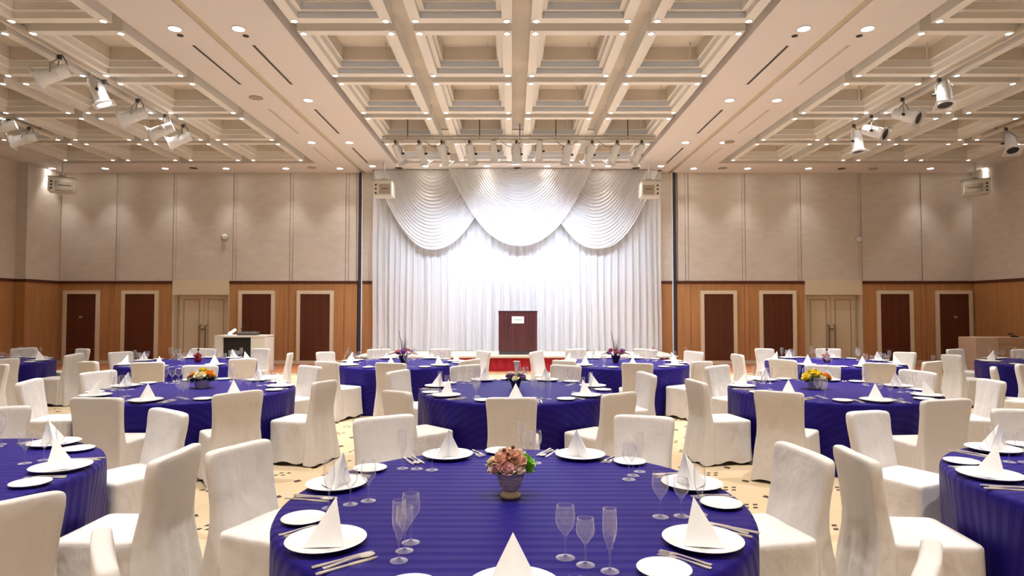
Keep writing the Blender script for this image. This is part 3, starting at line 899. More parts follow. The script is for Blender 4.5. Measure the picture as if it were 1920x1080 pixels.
# ceiling projectors
for px, py, y, side, kind in ((117, 348, 17.4, -1, 'corner'), (1829, 352, 17.4, 1, 'corner'), (719.5, 355, 17.2, -1, 'stage'), (1218, 356, 17.2, 1, 'stage')):
    p = at_depth(px, py, y)
    sd = 'control desk' if side < 0 else 'beige counter'
    lbl = ('beige ceiling projector hung in the hall corner on the %s side' if kind == 'corner' else 'beige ceiling projector hung before the stage curtain on the %s side') % sd
    e = tag(empty('ceiling_projector', (p.x, y, p.z), (-0.5 * side if kind == 'corner' else 0)), lbl, 'projector')
    W, H = (0.31, 0.19) if kind == 'corner' else (0.255, 0.205)
    put('body', boxmesh('body', 'projector_body', -W, W, -0.2, 0.3, -H, H), e)
    g0, g1 = (-W + 0.17, W - 0.03) if side < 0 else (-W + 0.03, W - 0.17)
    put('grille', boxmesh('grille', 'grille', g0, g1, -0.215, -0.2, -H + 0.04, H - 0.11), e)
    put('nameplate', boxmesh('nameplate', 'cable', g0 + 0.06, g1 - 0.06, -0.22, -0.215, -0.03, -0.012), e)
    kx = -W + 0.08 if side < 0 else W - 0.08
    for kz in (-H + 0.07, -0.02, H - 0.12):
        put('port', MB().lathe([(0, 0), (0.026, 0), (0.026, 0.012), (0, 0.012)], 12, Matrix.Translation((kx, -0.2, kz)) @ Matrix.Rotation(PI / 2, 4, 'X')).mesh('port', 'black', True), e)
    put('top_plate', boxmesh('top_plate', 'grey_metal', -W - 0.01, W + 0.01, -0.21, 0.1, H, H + 0.03), e)
    dz = ZS - p.z
    put('pole', MB().tube([(0, 0.05, H), (0, 0.05, dz + 0.002)], 0.028, 10).mesh('pole', 'white_metal', True), e)
    put('bracket', boxmesh('bracket', 'grey_metal', -0.07, 0.07, -0.02, 0.12, H + 0.02, H + 0.10), e)

# ------------------------------------------------------------------ tables
RT = 1.08
T = {1: (0.01, 3.00, 'peach bouquet table'), 2: (0.04, 7.06, 'calla lily table'),
     3: (-1.87, 10.55, 'desk-side twig bouquet table'), 4: (1.87, 10.55, 'counter-side twig bouquet table'),
     5: (-3.58, 7.06, 'cream rose table'), 6: (3.57, 7.06, 'yellow rose table'),
     7: (-5.50, 10.65, 'dark red posy table'), 8: (5.46, 10.65, 'pink-red posy table'),
     9: (-9.12, 10.7, 'desk-side corner table'), 10: (9.09, 10.5, 'counter-side corner table'),
     11: (-3.44, 3.34, 'near desk-side table'), 12: (3.46, 3.17, 'near counter-side table'),
     13: (-7.8, 7.2, 'desk-side edge table'), 14: (7.8, 7.2, 'counter-side edge table')}
TLAB = {1: 'round blue striped banquet table with the peach and green bouquet', 2: 'round blue banquet table with the white calla lily centrepiece',
        3: 'round blue banquet table before the stage, purple twig centrepiece, control desk side', 4: 'round blue banquet table before the stage, purple twig centrepiece, beige counter side',
        5: 'round blue banquet table with the cream and orange rose bowl', 6: 'round blue banquet table with the yellow rose bowl',
        7: 'round blue banquet table with the small dark red posy', 8: 'round blue banquet table with the small pink-red posy',
        9: 'round blue banquet table by the wood panelled wall, control desk side corner', 10: 'round blue banquet table before the beige counter',
        11: 'round blue banquet table next to the peach bouquet table, control desk side', 12: 'round blue banquet table next to the peach bouquet table, beige counter side'}


def cloth_mesh(seed):
    r = random.Random(seed); m = MB(); uv = []; N = 144; rings = []
    k1, k2 = r.choice((17, 18, 19)), r.choice((27, 29, 31)); p1, p2 = r.uniform(0, 6), r.uniform(0, 6)
    prof = [(0.0001, 0), (0.35, 0), (0.7, 0), (0.95, 0), (1.035, 0), (1.06, -0.003), (1.075, -0.012), (1.083, -0.03), (1.083, -0.07), (1.08, -0.15), (1.074, -0.3), (1.068, -0.45), (1.065, -0.6), (1.065, -0.708)]
    arc = 0.0; prev = None
    for rad, dz in prof:
        if prev: arc += math.hypot(rad - prev[0], dz - prev[1])
        prev = (rad, dz); ring = []
        f = min(1.0, max(0.0, -dz - 0.03) / 0.68)
        for k in range(N):
            a = 2 * PI * k / N
            amp = f ** 0.7 * (0.018 * math.sin(k1 * a + p1 + 0.6 * math.sin(3 * a)) + 0.009 * math.sin(k2 * a + p2) + 0.006 * math.sin(5 * a + p2))
            rr_ = (rad + amp) * RT / 1.08
            ring.append((rr_ * math.cos(a), rr_ * math.sin(a), TH + dz))
            uv.append((arc * math.cos(a), arc * math.sin(a)))
        rings.append(ring)
    m.rings(rings); m.uv = uv
    return m.mesh('tablecloth', 'blue_cloth', True, 80)


cloths = [cloth_mesh(s) for s in (11, 12, 13)]
ttop = MB().lathe([(0.0001, TH - 0.045), (1.04, TH - 0.045), (1.05, TH - 0.03), (1.04, TH - 0.006), (0.0001, TH - 0.006)], 48).mesh('tabletop', 'rail_wood')
tped = MB().lathe([(0.30, 0.0), (0.30, 0.03), (0.06, 0.05), (0.05, TH - 0.045)], 20).mesh('pedestal', 'black')
for k, (x, y, nm) in T.items():
    if k > 12: continue
    t = tag(empty('banquet_table', (x, y, 0)), TLAB[k], 'table', 'round banquet tables')
    put('tablecloth', cloths[k % 3], t, None, (0, 0, 0))
    put('tabletop', ttop, t); put('pedestal', tped, t)


# ------------------------------------------------------------------ chairs
def rrect(hw, y0, y1, z, n=12, cr=0.05):
    """rounded rectangle ring (4n points), counter-clockwise"""
    pts = []; cr = min(cr, hw * 0.98, (y1 - y0) / 2 * 0.98)
    for (cx, cy, a0) in ((hw - cr, y0 + cr, -PI / 2), (hw - cr, y1 - cr, 0), (-hw + cr, y1 - cr, PI / 2), (-hw + cr, y0 + cr, PI)):
        for k in range(n):
            a = a0 + PI / 2 * k / (n - 1)
            pts.append((cx + cr * math.cos(a), cy + cr * math.sin(a), z))
    out = []                                    # resample evenly so that folds can ripple the long sides
    per = 0; segs = []
    for i in range(len(pts)):
        a, b = Vector(pts[i]), Vector(pts[(i + 1) % len(pts)]); segs.append((per, a, b)); per += (b - a).length
    M_ = 72; j = 0
    for i in range(M_):
        s = per * i / M_
        while j < len(segs) - 1 and segs[j + 1][0] <= s: j += 1
        a, b = segs[j][1], segs[j][2]; L = (b - a).length
        out.append(tuple(a.lerp(b, (s - segs[j][0]) / L if L > 0 else 0)))
    return out


def ripple(ring, amp, k, ph, cx=0.0, cy=0.0):
    out = []; n = len(ring)
    for i, (x, y, z) in enumerate(ring):
        dx, dy = x - cx, y - cy; L = math.hypot(dx, dy) or 1
        a = amp * (math.sin(2 * PI * k * i / n + ph) + 0.6 * math.sin(2 * PI * (k * 1.7 // 1) * i / n + 2 * ph))
        out.append((x + dx / L * a, y + dy / L * a, z))
    return out


HC = 0.865
SEAT = 0.455
BTOP = -0.30        # y of the top of the back (the chair faces +y)


def chair_meshes(seed):
    r = random.Random(seed)
    # seat with skirt
    m = MB(); p = r.uniform(0, 6); p2 = r.uniform(0, 6)
    ring = []
    for (hw, y0, y1, z, amp, k) in ((0.05, -0.05, 0.06, SEAT + 0.010, 0, 3), (0.15, -0.16, 0.15, SEAT + 0.008, 0.0, 3), (0.206, -0.205, 0.198, SEAT + 0.003, 0, 3), (0.219, -0.21, 0.210, SEAT - 0.002, 0, 5), (0.225, -0.212, 0.216, SEAT - 0.012, 0, 5), (0.226, -0.213, 0.217, SEAT - 0.03, 0.0, 5),
                                  (0.226, -0.215, 0.218, SEAT - 0.07, 0.002, 5), (0.228, -0.217, 0.219, 0.30, 0.004, 5), (0.236, -0.22, 0.221, 0.15, 0.006, 5), (0.246, -0.225, 0.223, 0.035, 0.008, 5)):
        q = ripple(rrect(hw, y0, y1, z, cr=0.032), amp, k, p, 0, 0.02)
        if z < 0.05: q = [(x, y, max(0.012, z + 0.014 * math.sin(7 * i / 72 * 2 * PI + p2))) for i, (x, y, z) in enumerate(q)]
        ring.append(q)
    m.rings(ring, cap0=True)
    m.f[-1] = tuple(m.f[-1])
    seat = m.mesh('seat_cover', 'chair_cloth', True, 60)
    # back: from the hem at the floor to the rounded top, leaning back, waisted at seat height
    m = MB(); rings = []
    prof = []
    #          z     half w  yfront  yback  amp
    prof += [(0.020, 0.258, -0.20, -0.352, 0.009), (0.14, 0.248, -0.20, -0.335, 0.008), (0.30, 0.232, -0.20, -0.312, 0.006), (0.42, 0.218, -0.195, -0.296, 0.004),
             (0.50, 0.212, -0.205, -0.290, 0.003), (0.58, 0.211, -0.222, -0.296, 0.003), (0.66, 0.214, -0.236, -0.305, 0.002), (0.74, 0.219, -0.248, -0.316, 0.002), (0.80, 0.2235, -0.256, -0.324, 0.001),
             (0.835, 0.224, -0.261, -0.325, 0), (0.853, 0.221, -0.264, -0.325, 0), (0.861, 0.214, -0.270, -0.322, 0), (HC, 0.202, -0.279, -0.315, 0)]
    tilt = r.uniform(-0.012, 0.012); sag = r.uniform(0.004, 0.016)
    for z, hw, yf, yb, amp in prof:
        q = ripple(rrect(hw, yb, yf, z, cr=0.024), amp, 6, p, 0, (yf + yb) / 2)
        out = []
        for i, (x, y, zz) in enumerate(q):
            w_ = max(0, (zz - 0.5) / 0.36)
            zz2 = zz + w_ * (tilt * x / 0.22 - sag * (abs(x) / 0.22) ** 4 - 0.006 * (1 - (x / 0.22) ** 2))
            bow = 0.014 * w_ * (1 - (x / 0.22) ** 2)
            if z < 0.03: zz2 = max(0.01, zz + 0.012 * math.sin(5 * i / 72 * 2 * PI + p2))
            yy = y - bow * 0.6
            # creases in the cloth
            yy += 0.004 * math.sin(18 * x + 11 * zz + p) * math.sin(9 * zz + p2) * (1 if z < 0.8 else 0)
            out.append((x, yy, zz2))
        rings.append(out)
    m.rings(rings, cap1=True)
    back = m.mesh('back_cover', 'chair_cloth', True, 60)
    return seat, back


chair_sets = [chair_meshes(s) for s in (3, 8, 21, 34)]
leg_me = MB().tube([(0, 0, 0.0), (0, 0, 0.42)], 0.014, 8).mesh('leg', 'leg_dark', True)


def seat_word(k, ang):
    """where a seat is at its table, named by the things around the hall"""
    a = math.degrees(ang) % 360
    if 250 <= a <= 290: return 'farthest from the stage'
    side = 'counter' if (a < 90 or a > 270) else 'desk'
    if 197 < a < 343: return 'away from the stage, %s side' % side
    if 40 < a < 140: return 'stage side, toward the %s' % side
    return 'facing the %s' % ('beige counter' if side == 'counter' else 'control desk')


def make_chair(x, y, rz, label, i):
    c = tag(empty('banquet_chair', (x, y, 0), rz), label, 'chair', 'white covered banquet chairs')
    s_, b_ = chair_sets[i % 4]
    put('seat_cover', s_, c); put('back_cover', b_, c)
    for lx, ly in ((-0.19, 0.18), (0.19, 0.18), (-0.19, -0.24), (0.19, -0.24)):
        put('leg', leg_me, c, (lx, ly, 0))
    return c


# (pixel of the top middle of the back, table)
chairs = [(720, 779, 1), (1207, 777, 1), (448, 846, 1), (1507, 866, 1), (193, 1012, 1), (1742, 1036, 1),
          (959, 742, 2), (743, 727, 2), (746, 698, 2), (872, 684, 2), (1061, 684, 2), (1213, 704, 2), (1162, 731, 2),
          (733, 679, 3), (612, 671, 3), (610, 662, 3), (710, 656, 3), (826, 656, 3), (907, 660, 3), (881, 671, 3),
          (1195, 680, 4), (1317, 675, 4), (1301, 662, 4), (1210, 656, 4), (1079, 656, 4), (1005, 661, 4), (1057, 672, 4),
          (447, 729, 5), (181, 743, 5), (610, 703, 5), (582, 685, 5), (376, 684, 5), (184, 698, 5), (54, 722, 5),
          (1459, 729, 6), (1774, 747, 6), (1304, 704, 6), (1344, 685, 6), (1542, 686, 6), (1721, 698, 6), (1860, 722, 6),
          (456, 671, 7), (277, 676, 7), (382, 653, 7), (497, 654, 7, 68), (530, 660, 7, 11), (226, 660, 7), (165, 670, 7),
          (1467, 673, 8), (1649, 680, 8), (1382, 663, 8), (1433, 655, 8), (1553, 655, 8), (1697, 665, 8), (1749, 674, 8),
          (140, 661, 9), (156, 653, 9), (45, 651, 9), (4, 669, 9),
          (1783, 664, 10), (1790, 657, 10), (1922, 657, 10),
          (332, 832, 11), (317, 768, 11), (-6, 762, 11), (8, 932, 11),
          (1602, 832, 12), (1626, 769, 12), (1921, 766, 12),
          (-2, 684, 13), (1862, 694, 14), (1922, 683, 14)]
seen_lab = {}
for i, (px, py, k, *ang_) in enumerate(chairs):
    p = at_height(px, py, HC)
    tx, ty, nm = T[k]
    if ang_: p = Vector((tx + 1.65 * math.cos(math.radians(ang_[0])), ty + 1.65 * math.sin(math.radians(ang_[0])), HC))
    dx, dy = tx - p.x, ty - p.y
    r_ = math.hypot(dx, dy)
    tgt = min(max(r_, 1.64), 1.76)          # keep the seat clear of the cloth and near its table
    bx, by = tx - dx / r_ * tgt, ty - dy / r_ * tgt
    if r_ < 1.64 or r_ > 1.76:              # slide along the line of sight rather than off the picture position
        rr_ = Vector((p.x, p.y)).normalized()
        best = min((abs(math.hypot(tx - rr_.x * q, ty - rr_.y * q) - tgt) + 0.02 * abs(q - math.hypot(p.x, p.y)), q) for q in [math.hypot(p.x, p.y) + 0.02 * j for j in range(-60, 61)])
        bx, by = rr_.x * best[1], rr_.y * best[1]
        dx, dy = tx - bx, ty - by
        r2 = math.hypot(dx, dy)
        if r2 < 1.63:
            bx, by = tx - dx / r2 * 1.645, ty - dy / r2 * 1.645
            dx, dy = tx - bx, ty - by
    a = math.atan2(dy, dx)                  # the chair's +y looks at the table
    a += rnd.uniform(-0.06, 0.06)
    cx, cy = bx + math.cos(a) * 0.30, by + math.sin(a) * 0.30
    sw = seat_word(k, math.atan2(-dy, -dx))
    c_ = make_chair(cx, cy, a - PI / 2, 'white covered chair at the %s, %s' % (nm, sw), i)
    seen_lab.setdefault(c_['label'], []).append(c_)
for l_, cs in seen_lab.items():             # two on the same side of a table: told apart by the stage
    if len(cs) == 2:
        cs.sort(key=lambda o: o.location.y)
        l_ = l_.replace(' control', '').replace(' beige', ''); cs[0]['label'] = l_ + ', farther from the stage'; cs[1]['label'] = l_ + ', nearer the stage'

# ------------------------------------------------------------------ tableware
plate_me = MB().lathe([(0.0001, 0.006), (0.107, 0.006), (0.117, 0.012), (0.150, 0.024), (0.153, 0.0225), (0.150, 0.019), (0.112, 0.006), (0.100, 0.0), (0.0001, 0.0)], 40).mesh('dinner_plate', 'china', True, 50)
bread_me = MB().lathe([(0.0001, 0.005), (0.058, 0.005), (0.068, 0.009), (0.092, 0.017), (0.094, 0.0155), (0.09, 0.012), (0.06, 0.0), (0.0001, 0.0)], 32).mesh('bread_plate', 'china', True, 50)


def napkin_mesh():
    """a folded napkin standing as a pyramid: two creased faces, open at the back"""
    m = MB(); A = Vector((0.0, 0.045, 0.190)); Fp = Vector((0.0, -0.098, 0.004)); L = Vector((-0.094, 0.042, 0.004)); R = Vector((0.094, 0.042, 0.004))
    B = Vector((0.0, 0.012, 0.004))
    n = 8
    def face(P, Q, bulge):
        vs, fs = [], []
        for i in range(n + 1):
            for j in range(n + 1):
                t = i / n; s_ = j / n
                p = A.lerp(P.lerp(Q, s_), t)
                c = math.sin(PI * s_) * t * bulge
                nrm = (P - A).cross(Q - A).normalized()
                v_ = p + nrm * c; v_.z = max(v_.z, 0.004); vs.append(v_)
        for i in range(n):
            for j in range(n):
                fs.append((i * (n + 1) + j, (i + 1) * (n + 1) + j, (i + 1) * (n + 1) + j + 1, i * (n + 1) + j + 1))
        m.add(vs, fs)
    face(L, Fp, 0.012); face(Fp, R, 0.012)
    face(B, L, 0.010); face(R, B, 0.010)
    return m.mesh('folded_napkin', 'napkin', True, 35)


napkin_me = napkin_mesh()
for v_ in napkin_me.vertices: v_.co *= 0.9


def goblet(h, rb, rt, bh, rf, foot_z=0.004):
    sh = h - bh
    stem = [(0.0045, 0.010), (0.0032, 0.022), (0.0032, sh * 0.6), (0.0045, sh - 0.006), (0.010, sh)]
    foot = [(rf, 0.0), (rf, 0.002), (rf * 0.5, 0.005), (0.006, 0.010)]
    bowl = [(0.009, sh)]
    for j in range(1, 9):
        t = j / 8
        if t < 0.5: r = rb * math.sin(PI / 2 * (t / 0.5)) ** 0.75
        else: r = rb + (rt - rb) * ((t - 0.5) / 0.5) ** 1.6
        bowl.append((max(r, 0.009), sh + bh * t))
    rim = [(rt - 0.0012, h + 0.0006), (rt - 0.002, h - 0.004)]
    nm = 20
    return (MB().lathe(bowl + rim, nm).mesh('bowl', 'glass', True, 70), MB().lathe(stem, 10).mesh('stem', 'glass', True, 70), MB().lathe(foot, nm).mesh('foot', 'glass', True, 70),
            MB().lathe(foot + stem[1:-1] + bowl + rim, 14).mesh('wine_glass', 'glass', True, 70))


G = {'water_glass': goblet(0.19, 0.036, 0.031, 0.105, 0.035), 'wine_glass': goblet(0.165, 0.033, 0.029, 0.085, 0.033), 'champagne_flute': goblet(0.215, 0.025, 0.023, 0.135, 0.032)}


def strip(outline, z=0.004):
    """flat cutlery from (y, half width, lift) stations"""
    m = MB(); rr_ = []
    for y, hw, lift in outline:
        rr_.append([(-hw, y, 0.001 + lift), (hw, y, 0.001 + lift), (hw * 0.8, y, 0.001 + lift + z), (-hw * 0.8, y, 0.001 + lift + z)])
    m.rings(rr_, cap0=True, cap1=True)
    return m


knife_me = strip([(-0.115, 0.006, 0), (-0.10, 0.0085, 0), (-0.02, 0.006, 0), (0.0, 0.005, 0), (0.01, 0.009, 0), (0.07, 0.010, 0), (0.10, 0.007, 0), (0.118, 0.001, 0)]).mesh('knife', 'steel', True, 40)
sp_ = strip([(-0.10, 0.008, 0), (-0.08, 0.008, 0.0), (-0.03, 0.004, 0.004), (0.02, 0.003, 0.006), (0.04, 0.006, 0.005)])
sp_.add([(0.021 * math.cos(2 * PI * k / 14), 0.068 + 0.032 * math.sin(2 * PI * k / 14), 0.008) for k in range(14)] + [(0, 0.068, 0.002)], [(k, (k + 1) % 14, 14) for k in range(14)])
sp_.add([(0.021 * math.cos(2 * PI * k / 14), 0.068 + 0.032 * math.sin(2 * PI * k / 14), 0.008) for k in range(14)] + [(0, 0.068, 0.0035)], [((k + 1) % 14, k, 14) for k in range(14)])
spoon_me = sp_.mesh('spoon', 'steel', True, 50)
fk = strip([(-0.10, 0.008, 0), (-0.08, 0.008, 0.0), (-0.03, 0.004, 0.004), (0.02, 0.0035, 0.007), (0.035, 0.010, 0.006), (0.055, 0.0125, 0.004)], 0.003)
for kx in (-0.0105, -0.0035, 0.0035, 0.0105):
    fk.box(kx - 0.0016, kx + 0.0016, 0.053, 0.098, 0.004, 0.007)
fork_me = fk.mesh('fork', 'steel', True, 40)

small_n = 0
NT = 7
angs = {k: [-PI / 2 + 2 * PI * j / NT for j in range(NT)] for k in T}
DET = {1: 2, 11: 2, 12: 2, 2: 1, 5: 1, 6: 1}
for k in range(1, 13):
    tx, ty, nm = T[k]
    det = DET.get(k, 0)
    for j, a in enumerate(angs[k]):
        R = 0.925
        if k == 1: R = {0: 0.98}.get(j, 0.925)
        ca, sa = math.cos(a), math.sin(a)
        V = Vector((-ca, -sa, 0)); U = Vector((-V.y * -1, V.x * -1, 0))    # V towards the table centre, U to the diner's right
        P = Vector((tx + ca * R, ty + sa * R, TH + 0.001))
        px, py = project(*P)
        if not (-70 < px < 1990 and py < 1180): continue
        rz = math.atan2(V.y, V.x) - PI / 2
        sw = seat_word(k, a)
        at = 'at the %s, %s' % (nm, sw)

        def item(name, me, u, v, dz, rot, label, cat, grp):
            o = put(name, me, None, P + U * u + V * v + Vector((0, 0, dz)), (0, 0, rz + rot))
            return tag(o, label, cat, grp)
        jit = lambda s_: rnd.uniform(-s_, s_)
        item('dinner_plate', plate_me, jit(0.004), jit(0.004), 0, 0, 'white dinner plate ' + at, 'plate', 'dinner plates on the ' + nm)
        item('folded_napkin', napkin_me, jit(0.004), -0.002, 0.0035, jit(0.15), 'white pyramid-folded napkin ' + at, 'napkin', 'napkins on the ' + nm)
        item('bread_plate', bread_me, -0.325 + jit(0.012), 0.015 + jit(0.015), 0, 0, 'small white bread plate ' + at, 'bread plate', 'bread plates on the ' + nm)
        for name, (u, v), word in (('water_glass', (0.185, 0.262), 'large clear wine glass '), ('wine_glass', (0.255, 0.205), 'small clear wine glass '), ('champagne_flute', (0.325, 0.145), 'clear champagne flute ')):
            u += jit(0.008); v += jit(0.008)
            if det == 2:
                g_ = tag(empty(name, P + U * u + V * v), word + at, 'glass', 'glasses on the ' + nm)
                for part, me in zip(('bowl', 'stem', 'foot'), G[name]): put(part, me, g_)
            else:
                item(name, G[name][3], u, v, 0, 0, word + at, 'glass', 'glasses on the ' + nm)
        if det:
            item('table_knife', knife_me, 0.185, -0.01, 0, jit(0.04), 'inner steel table knife ' + at, 'knife', 'knives on the ' + nm)
            item('table_knife', knife_me, 0.245, -0.02, 0, jit(0.04), 'outer steel table knife ' + at, 'knife', 'knives on the ' + nm)
            item('soup_spoon', spoon_me, 0.215, 0.0, 0, jit(0.05), 'steel soup spoon ' + at, 'spoon', 'spoons on the ' + nm)
            item('dinner_fork', fork_me, -0.176, 0.0, 0, jit(0.03), 'inner steel dinner fork ' + at, 'fork', 'forks on the ' + nm)
            item('dinner_fork', fork_me, -0.206, -0.01, 0, jit(0.03), 'outer steel dinner fork ' + at, 'fork', 'forks on the ' + nm)
        else:
            item('table_knife', knife_me, 0.195, 0, 0, 0, 'steel table knife ' + at, 'knife', 'knives on the ' + nm)
            item('dinner_fork', fork_me, -0.185, 0, 0, 0, 'steel dinner fork ' + at, 'fork', 'forks on the ' + nm)


# ------------------------------------------------------------------ flowers
def bloom(r, n, seed, flat=0.8, tight=0.5):
    """a flower head made of cupped petals on a dome"""
    q = random.Random(seed); m = MB()
    for i in range(n):
        t = (i + 0.5) / n
        th = math.acos(1 - 1.25 * t); ph = i * 2.39996 + q.uniform(-0.2, 0.2)
        d = Vector((math.sin(th) * math.cos(ph), math.sin(th) * math.sin(ph), math.cos(th) * flat))
        a = Vector((-math.sin(ph), math.cos(ph), 0)); b = d.cross(a).normalized()
        pr = r * (tight + 0.25 * t) * q.uniform(0.8, 1.1)
        c = d * r * q.uniform(0.72, 0.95)
        vs = [c - d * r * 0.35]
        for k in range(7):
            g = -PI * 0.62 + PI * 1.24 * k / 6
            vs.append(c + a * pr * 0.75 * math.sin(g) - b * pr * 0.75 * math.cos(g) * -1 * 0.6 + d * pr * (0.30 * math.cos(g) + q.uniform(-0.12, 0.12)))
        m.add(vs, [(0, k, k + 1) for k in range(1, 7)])
    m.lathe([(0.0001, -r * 0.5), (r * 0.6, -r * 0.35), (r * 0.72, 0), (r * 0.5, r * 0.4 * flat), (0.0001, r * 0.62 * flat)], 10)
    return m


def arrangement(k, off, label):
    x, y, _ = T[k]
    return tag(empty('flower_arrangement', (x + off[0], y + off[1], TH + 0.001)), label, 'flowers')


# table 1
p = at_height(957, 931, TH)
e = tag(empty('flower_arrangement', (p.x, p.y, TH + 0.001)), 'round peach, pink and green bouquet in a grey stone goblet vase', 'flowers')
put('vase', MB().lathe([(0.0001, 0.02), (0.028, 0.025), (0.042, 0.038), (0.056, 0.065), (0.066, 0.10), (0.070, 0.125), (0.073, 0.13), (0.068, 0.128), (0.05, 0.10), (0.0001, 0.09)], 28).mesh('vase', 'vase_stone', True, 50), e)
put('vase_foot', MB().lathe([(0.0001, 0.0), (0.047, 0.0), (0.049, 0.010), (0.038, 0.020), (0.027, 0.030), (0.0001, 0.03)], 28).mesh('vase_foot', 'vase_foot', True, 50), e)
q = random.Random(5)
spec = [(0, 0, 0.185, 'peach', 0.048), (-0.045, -0.03, 0.178, 'peach', 0.042), (0.04, -0.03, 0.172, 'peach', 0.044), (-0.03, 0.04, 0.185, 'blush', 0.045), (0.035, 0.04, 0.185, 'blush', 0.042),
        (-0.055, -0.05, 0.145, 'pink', 0.038), (-0.01, -0.068, 0.140, 'pink', 0.038), (0.038, -0.06, 0.140, 'blush', 0.036), (-0.085, 0.0, 0.160, 'cream_petal', 0.034), (-0.078, -0.03, 0.138, 'blush', 0.030),
        (0.078, -0.01, 0.165, 'lime', 0.038), (0.085, -0.02, 0.135, 'lime', 0.030), (0.065, 0.03, 0.170, 'lime', 0.035), (0.0, 0.075, 0.150, 'pink', 0.04), (-0.06, 0.06, 0.145, 'peach', 0.04)]
for i, (bx_, by_, bz, m_, r) in enumerate(spec):
    b_ = put('bloom', bloom(r, 26, i).mesh('bloom', m_, True, 80), e, (bx_, by_, bz))
    b_.rotation_euler = (-by_ * 7 * -1 if False else by_ * -7, bx_ * 7, 0)
for i in range(4):
    put('berry', MB().lathe([(0.0001, 0), (0.008, 0.003), (0.010, 0.010), (0.006, 0.017), (0.0001, 0.018)], 8).mesh('berry', 'rail_wood', True), e, ((-0.012, 0.02, 0.012, -0.03)[i], (-0.055, -0.06, -0.02, -0.02)[i], (0.205, 0.185, 0.228, 0.215)[i]))
lf = MB()
for i in range(9):
    a = i * 0.7
    put('leaf', MB().add([(0, 0, 0), (0.02, 0.035, 0.012), (0, 0.075, -0.002), (-0.02, 0.035, 0.012)], [(0, 1, 2), (0, 2, 3)]).mesh('leaf', 'leaf_dark'), e, (0.05 * math.cos(a), 0.05 * math.sin(a), 0.128), (0, 0, a - PI / 2))
put('stems', MB().lathe([(0.0001, 0.09), (0.05, 0.10), (0.058, 0.13), (0.05, 0.16), (0.0001, 0.17)], 14).mesh('stems', 'leaf_dark', True), e)

# tables 5 and 6: low rose bowls
for k, px, py, label, cols in ((5, 379, 727, 'low bowl of cream, orange and yellow roses', ['cream_petal', 'orange_petal', 'orange_petal', 'yellow_petal', 'orange_petal', 'yellow_petal', 'red_petal']),
                               (6, 1529, 729, 'low bowl of yellow and orange roses with dark leaves', ['yellow_petal', 'orange_petal', 'yellow_petal', 'yellow_petal', 'cream_petal', 'orange_petal', 'yellow_petal'])):
    p = at_height(px, py, TH)
    if (p.x - T[k][0]) ** 2 + (p.y - T[k][1]) ** 2 > 0.2: p = Vector((T[k][0], T[k][1], TH))
    e = tag(empty('flower_arrangement', (p.x, p.y, TH + 0.001)), label, 'flowers')
    put('bowl', MB().lathe([(0.0001, 0), (0.07, 0), (0.085, 0.05), (0.09, 0.095), (0.085, 0.095), (0.075, 0.05), (0.0001, 0.04)], 24).mesh('bowl', 'vase_pale', True, 50), e)
    pos = [(0.01, -0.075, 0.135, 0.062), (-0.08, -0.03, 0.14, 0.048), (0.095, -0.02, 0.15, 0.052), (0.0, 0.02, 0.185, 0.05), (-0.10, 0.04, 0.13, 0.042), (0.05, 0.07, 0.15, 0.05), (-0.13, -0.03, 0.115, 0.03)]
    if k == 6: pos = [(-0.02, -0.05, 0.165, 0.058), (0.11, -0.04, 0.13, 0.056), (-0.12, -0.04, 0.125, 0.048), (0.0, 0.06, 0.175, 0.05), (0.03, -0.09, 0.125, 0.040), (0.09, 0.06, 0.14, 0.045), (-0.08, 0.05, 0.14, 0.045)]
    for i, ((bx_, by_, bz, r), m_) in enumerate(zip(pos, cols)):
        put('rose', bloom(r, 18, 40 + i + k, 0.8, 0.6).mesh('rose', m_, True, 80), e, (bx_, by_, bz), (by_ * -5, bx_ * 5, 0))
    for i in range(16):
        a = i * 2 * PI / 16
        put('leaf', MB().add([(0, 0, 0), (0.028, 0.05, 0.02), (0, 0.11, -0.005), (-0.028, 0.05, 0.02)], [(0, 1, 2), (0, 2, 3)]).mesh('leaf', 'leaf_dark'), e, (0.065 * math.cos(a), 0.065 * math.sin(a), 0.085 + 0.015 * (i % 3)), (0, 0, a - PI / 2))
    put('foliage_mound', MB().lathe([(0.0001, 0.06), (0.08, 0.08), (0.09, 0.11), (0.06, 0.14), (0.0001, 0.15)], 14).mesh('foliage_mound', 'leaf_dark', True), e)

# table 2: calla lily
p = at_height(966, 731, TH)
e = arrangement(2, (0, 0), 'white calla lily with cream and purple blooms in a dark tapered vase')
put('vase', MB().lathe([(0.0001, 0), (0.035, 0), (0.05, 0.05), (0.068, 0.11), (0.064, 0.11), (0.0001, 0.09)], 20).mesh('vase', 'vase_dark', True, 50), e)
put('calla_lily', MB().lathe([(0.006, 0.10), (0.010, 0.17), (0.018, 0.22), (0.026, 0.28), (0.042, 0.315), (0.038, 0.312), (0.020, 0.27), (0.008, 0.22)], 14, Matrix.Rotation(0.04, 4, 'Y')).mesh('calla_lily', 'white_petal', True, 60), e)
for i, (bx_, by_, bz, m_, r) in enumerate(((-0.01, -0.06, 0.115, 'cream_petal', 0.04), (-0.07, 0, 0.15, 'purple_petal', 0.042), (0.075, -0.01, 0.135, 'purple_petal', 0.042), (-0.055, -0.02, 0.18, 'blush', 0.032), (0.06, 0.0, 0.175, 'white_petal', 0.032), (0.03, 0.05, 0.15, 'cream_petal', 0.04), (-0.04, 0.05, 0.14, 'purple_petal', 0.04))):
    put('bloom', bloom(r, 16, 70 + i).mesh('bloom', m_, True, 80), e, (bx_, by_, bz), (by_ * -6, bx_ * 6, 0))
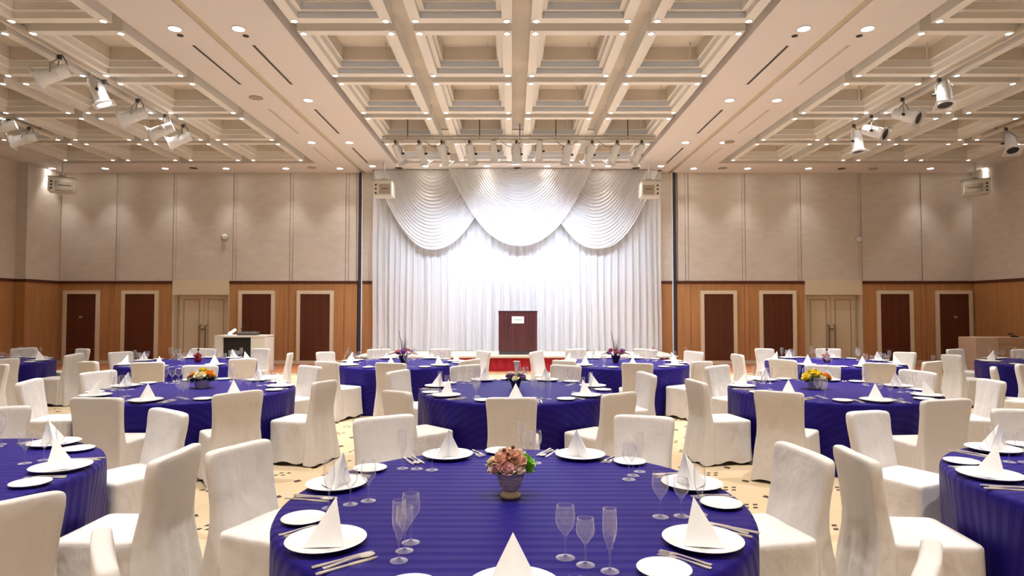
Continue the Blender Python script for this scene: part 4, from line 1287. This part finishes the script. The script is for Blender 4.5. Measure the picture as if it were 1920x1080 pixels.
for i in range(8):
    a = i * 2 * PI / 8
    put('leaf', MB().add([(0, 0, 0), (0.02, 0.05, 0.02), (0, 0.11, -0.01), (-0.02, 0.05, 0.02)], [(0, 1, 2), (0, 2, 3)]).mesh('leaf', 'leaf_dark'), e, (0.04 * math.cos(a), 0.04 * math.sin(a), 0.105), (0, 0, a - PI / 2))

# tables 3 and 4: purple blooms with twigs
for k, px, side in ((3, 757, 'control desk'), (4, 1154, 'beige counter')):
    x = (px - 960) / F * T[k][1]
    e = arrangement(k, (x - T[k][0], 0), 'purple flowers with tall dark twigs in a dark pot, table toward the %s' % side)
    put('vase', MB().lathe([(0.0001, 0), (0.04, 0), (0.06, 0.06), (0.085, 0.12), (0.08, 0.12), (0.0001, 0.10)], 20).mesh('vase', 'vase_dark', True, 50), e)
    q = random.Random(k)
    for i in range(7):
        a = i * 0.9 + k; rr_ = 0.0 if i == 0 else 0.09
        put('bloom', bloom(0.05, 12, 90 + i).mesh('bloom', ('purple_petal', 'rose_petal', 'purple_petal', 'blush')[i % 4], True, 80), e, (rr_ * math.cos(a) * 1.3, rr_ * math.sin(a), 0.16 + 0.02 * (i % 3)))
    for i in range(4):
        a = (-0.16, 0.10, -0.05, 0.22)[i]; h = (0.46, 0.34, 0.30, 0.28)[i]
        put('twig', MB().tube([(0.01 * i - 0.02, 0, 0.10), (a * 0.5 * h, 0.01, 0.10 + h * 0.5), (a * h * 1.1, 0.0, 0.08 + h)], [0.009, 0.007, 0.003], 6).mesh('twig', 'twig', True), e)
    for s in (-1, 1):
        put('spray', MB().tube([(0.04 * s, 0, 0.13), (0.15 * s, 0.0, 0.17), (0.25 * s, 0.01, 0.135)], [0.012, 0.014, 0.006], 6).mesh('spray', 'rail_brown', True), e)

# tables 7 and 8: small posies
for k, px, m1, m2, label in ((7, 373, 'vase_red', 'red_petal', 'small posy of dark red flowers in a dark red glass pot'), (8, 1548, 'vase_red', 'rose_petal', 'small posy of pink-red flowers in a dark red glass pot')):
    x = (px - 960) / F * T[k][1]
    e = arrangement(k, (x - T[k][0], 0), label)
    put('pot', MB().lathe([(0.0001, 0), (0.04, 0), (0.058, 0.03), (0.06, 0.07), (0.05, 0.09), (0.045, 0.085), (0.0001, 0.07)], 20).mesh('pot', m1, True, 50), e)
    for i in range(5):
        a = i * 1.26; rr_ = 0 if i == 0 else 0.045
        put('bloom', bloom(0.036, 12, 120 + i).mesh('bloom', m2 if i % 2 == 0 else 'rose_petal', True, 80), e, (rr_ * math.cos(a), rr_ * math.sin(a), 0.11 + (0.02 if i == 0 else 0)))
    put('stem', MB().tube([(0, 0, 0.1), (0.005, 0, 0.2)], 0.005, 5).mesh('stem', 'twig', True), e)
    put('bud', MB().lathe([(0.0001, 0), (0.02, 0.01), (0.022, 0.03), (0.0001, 0.045)], 8).mesh('bud', 'twig', True), e, (0.005, 0, 0.195))
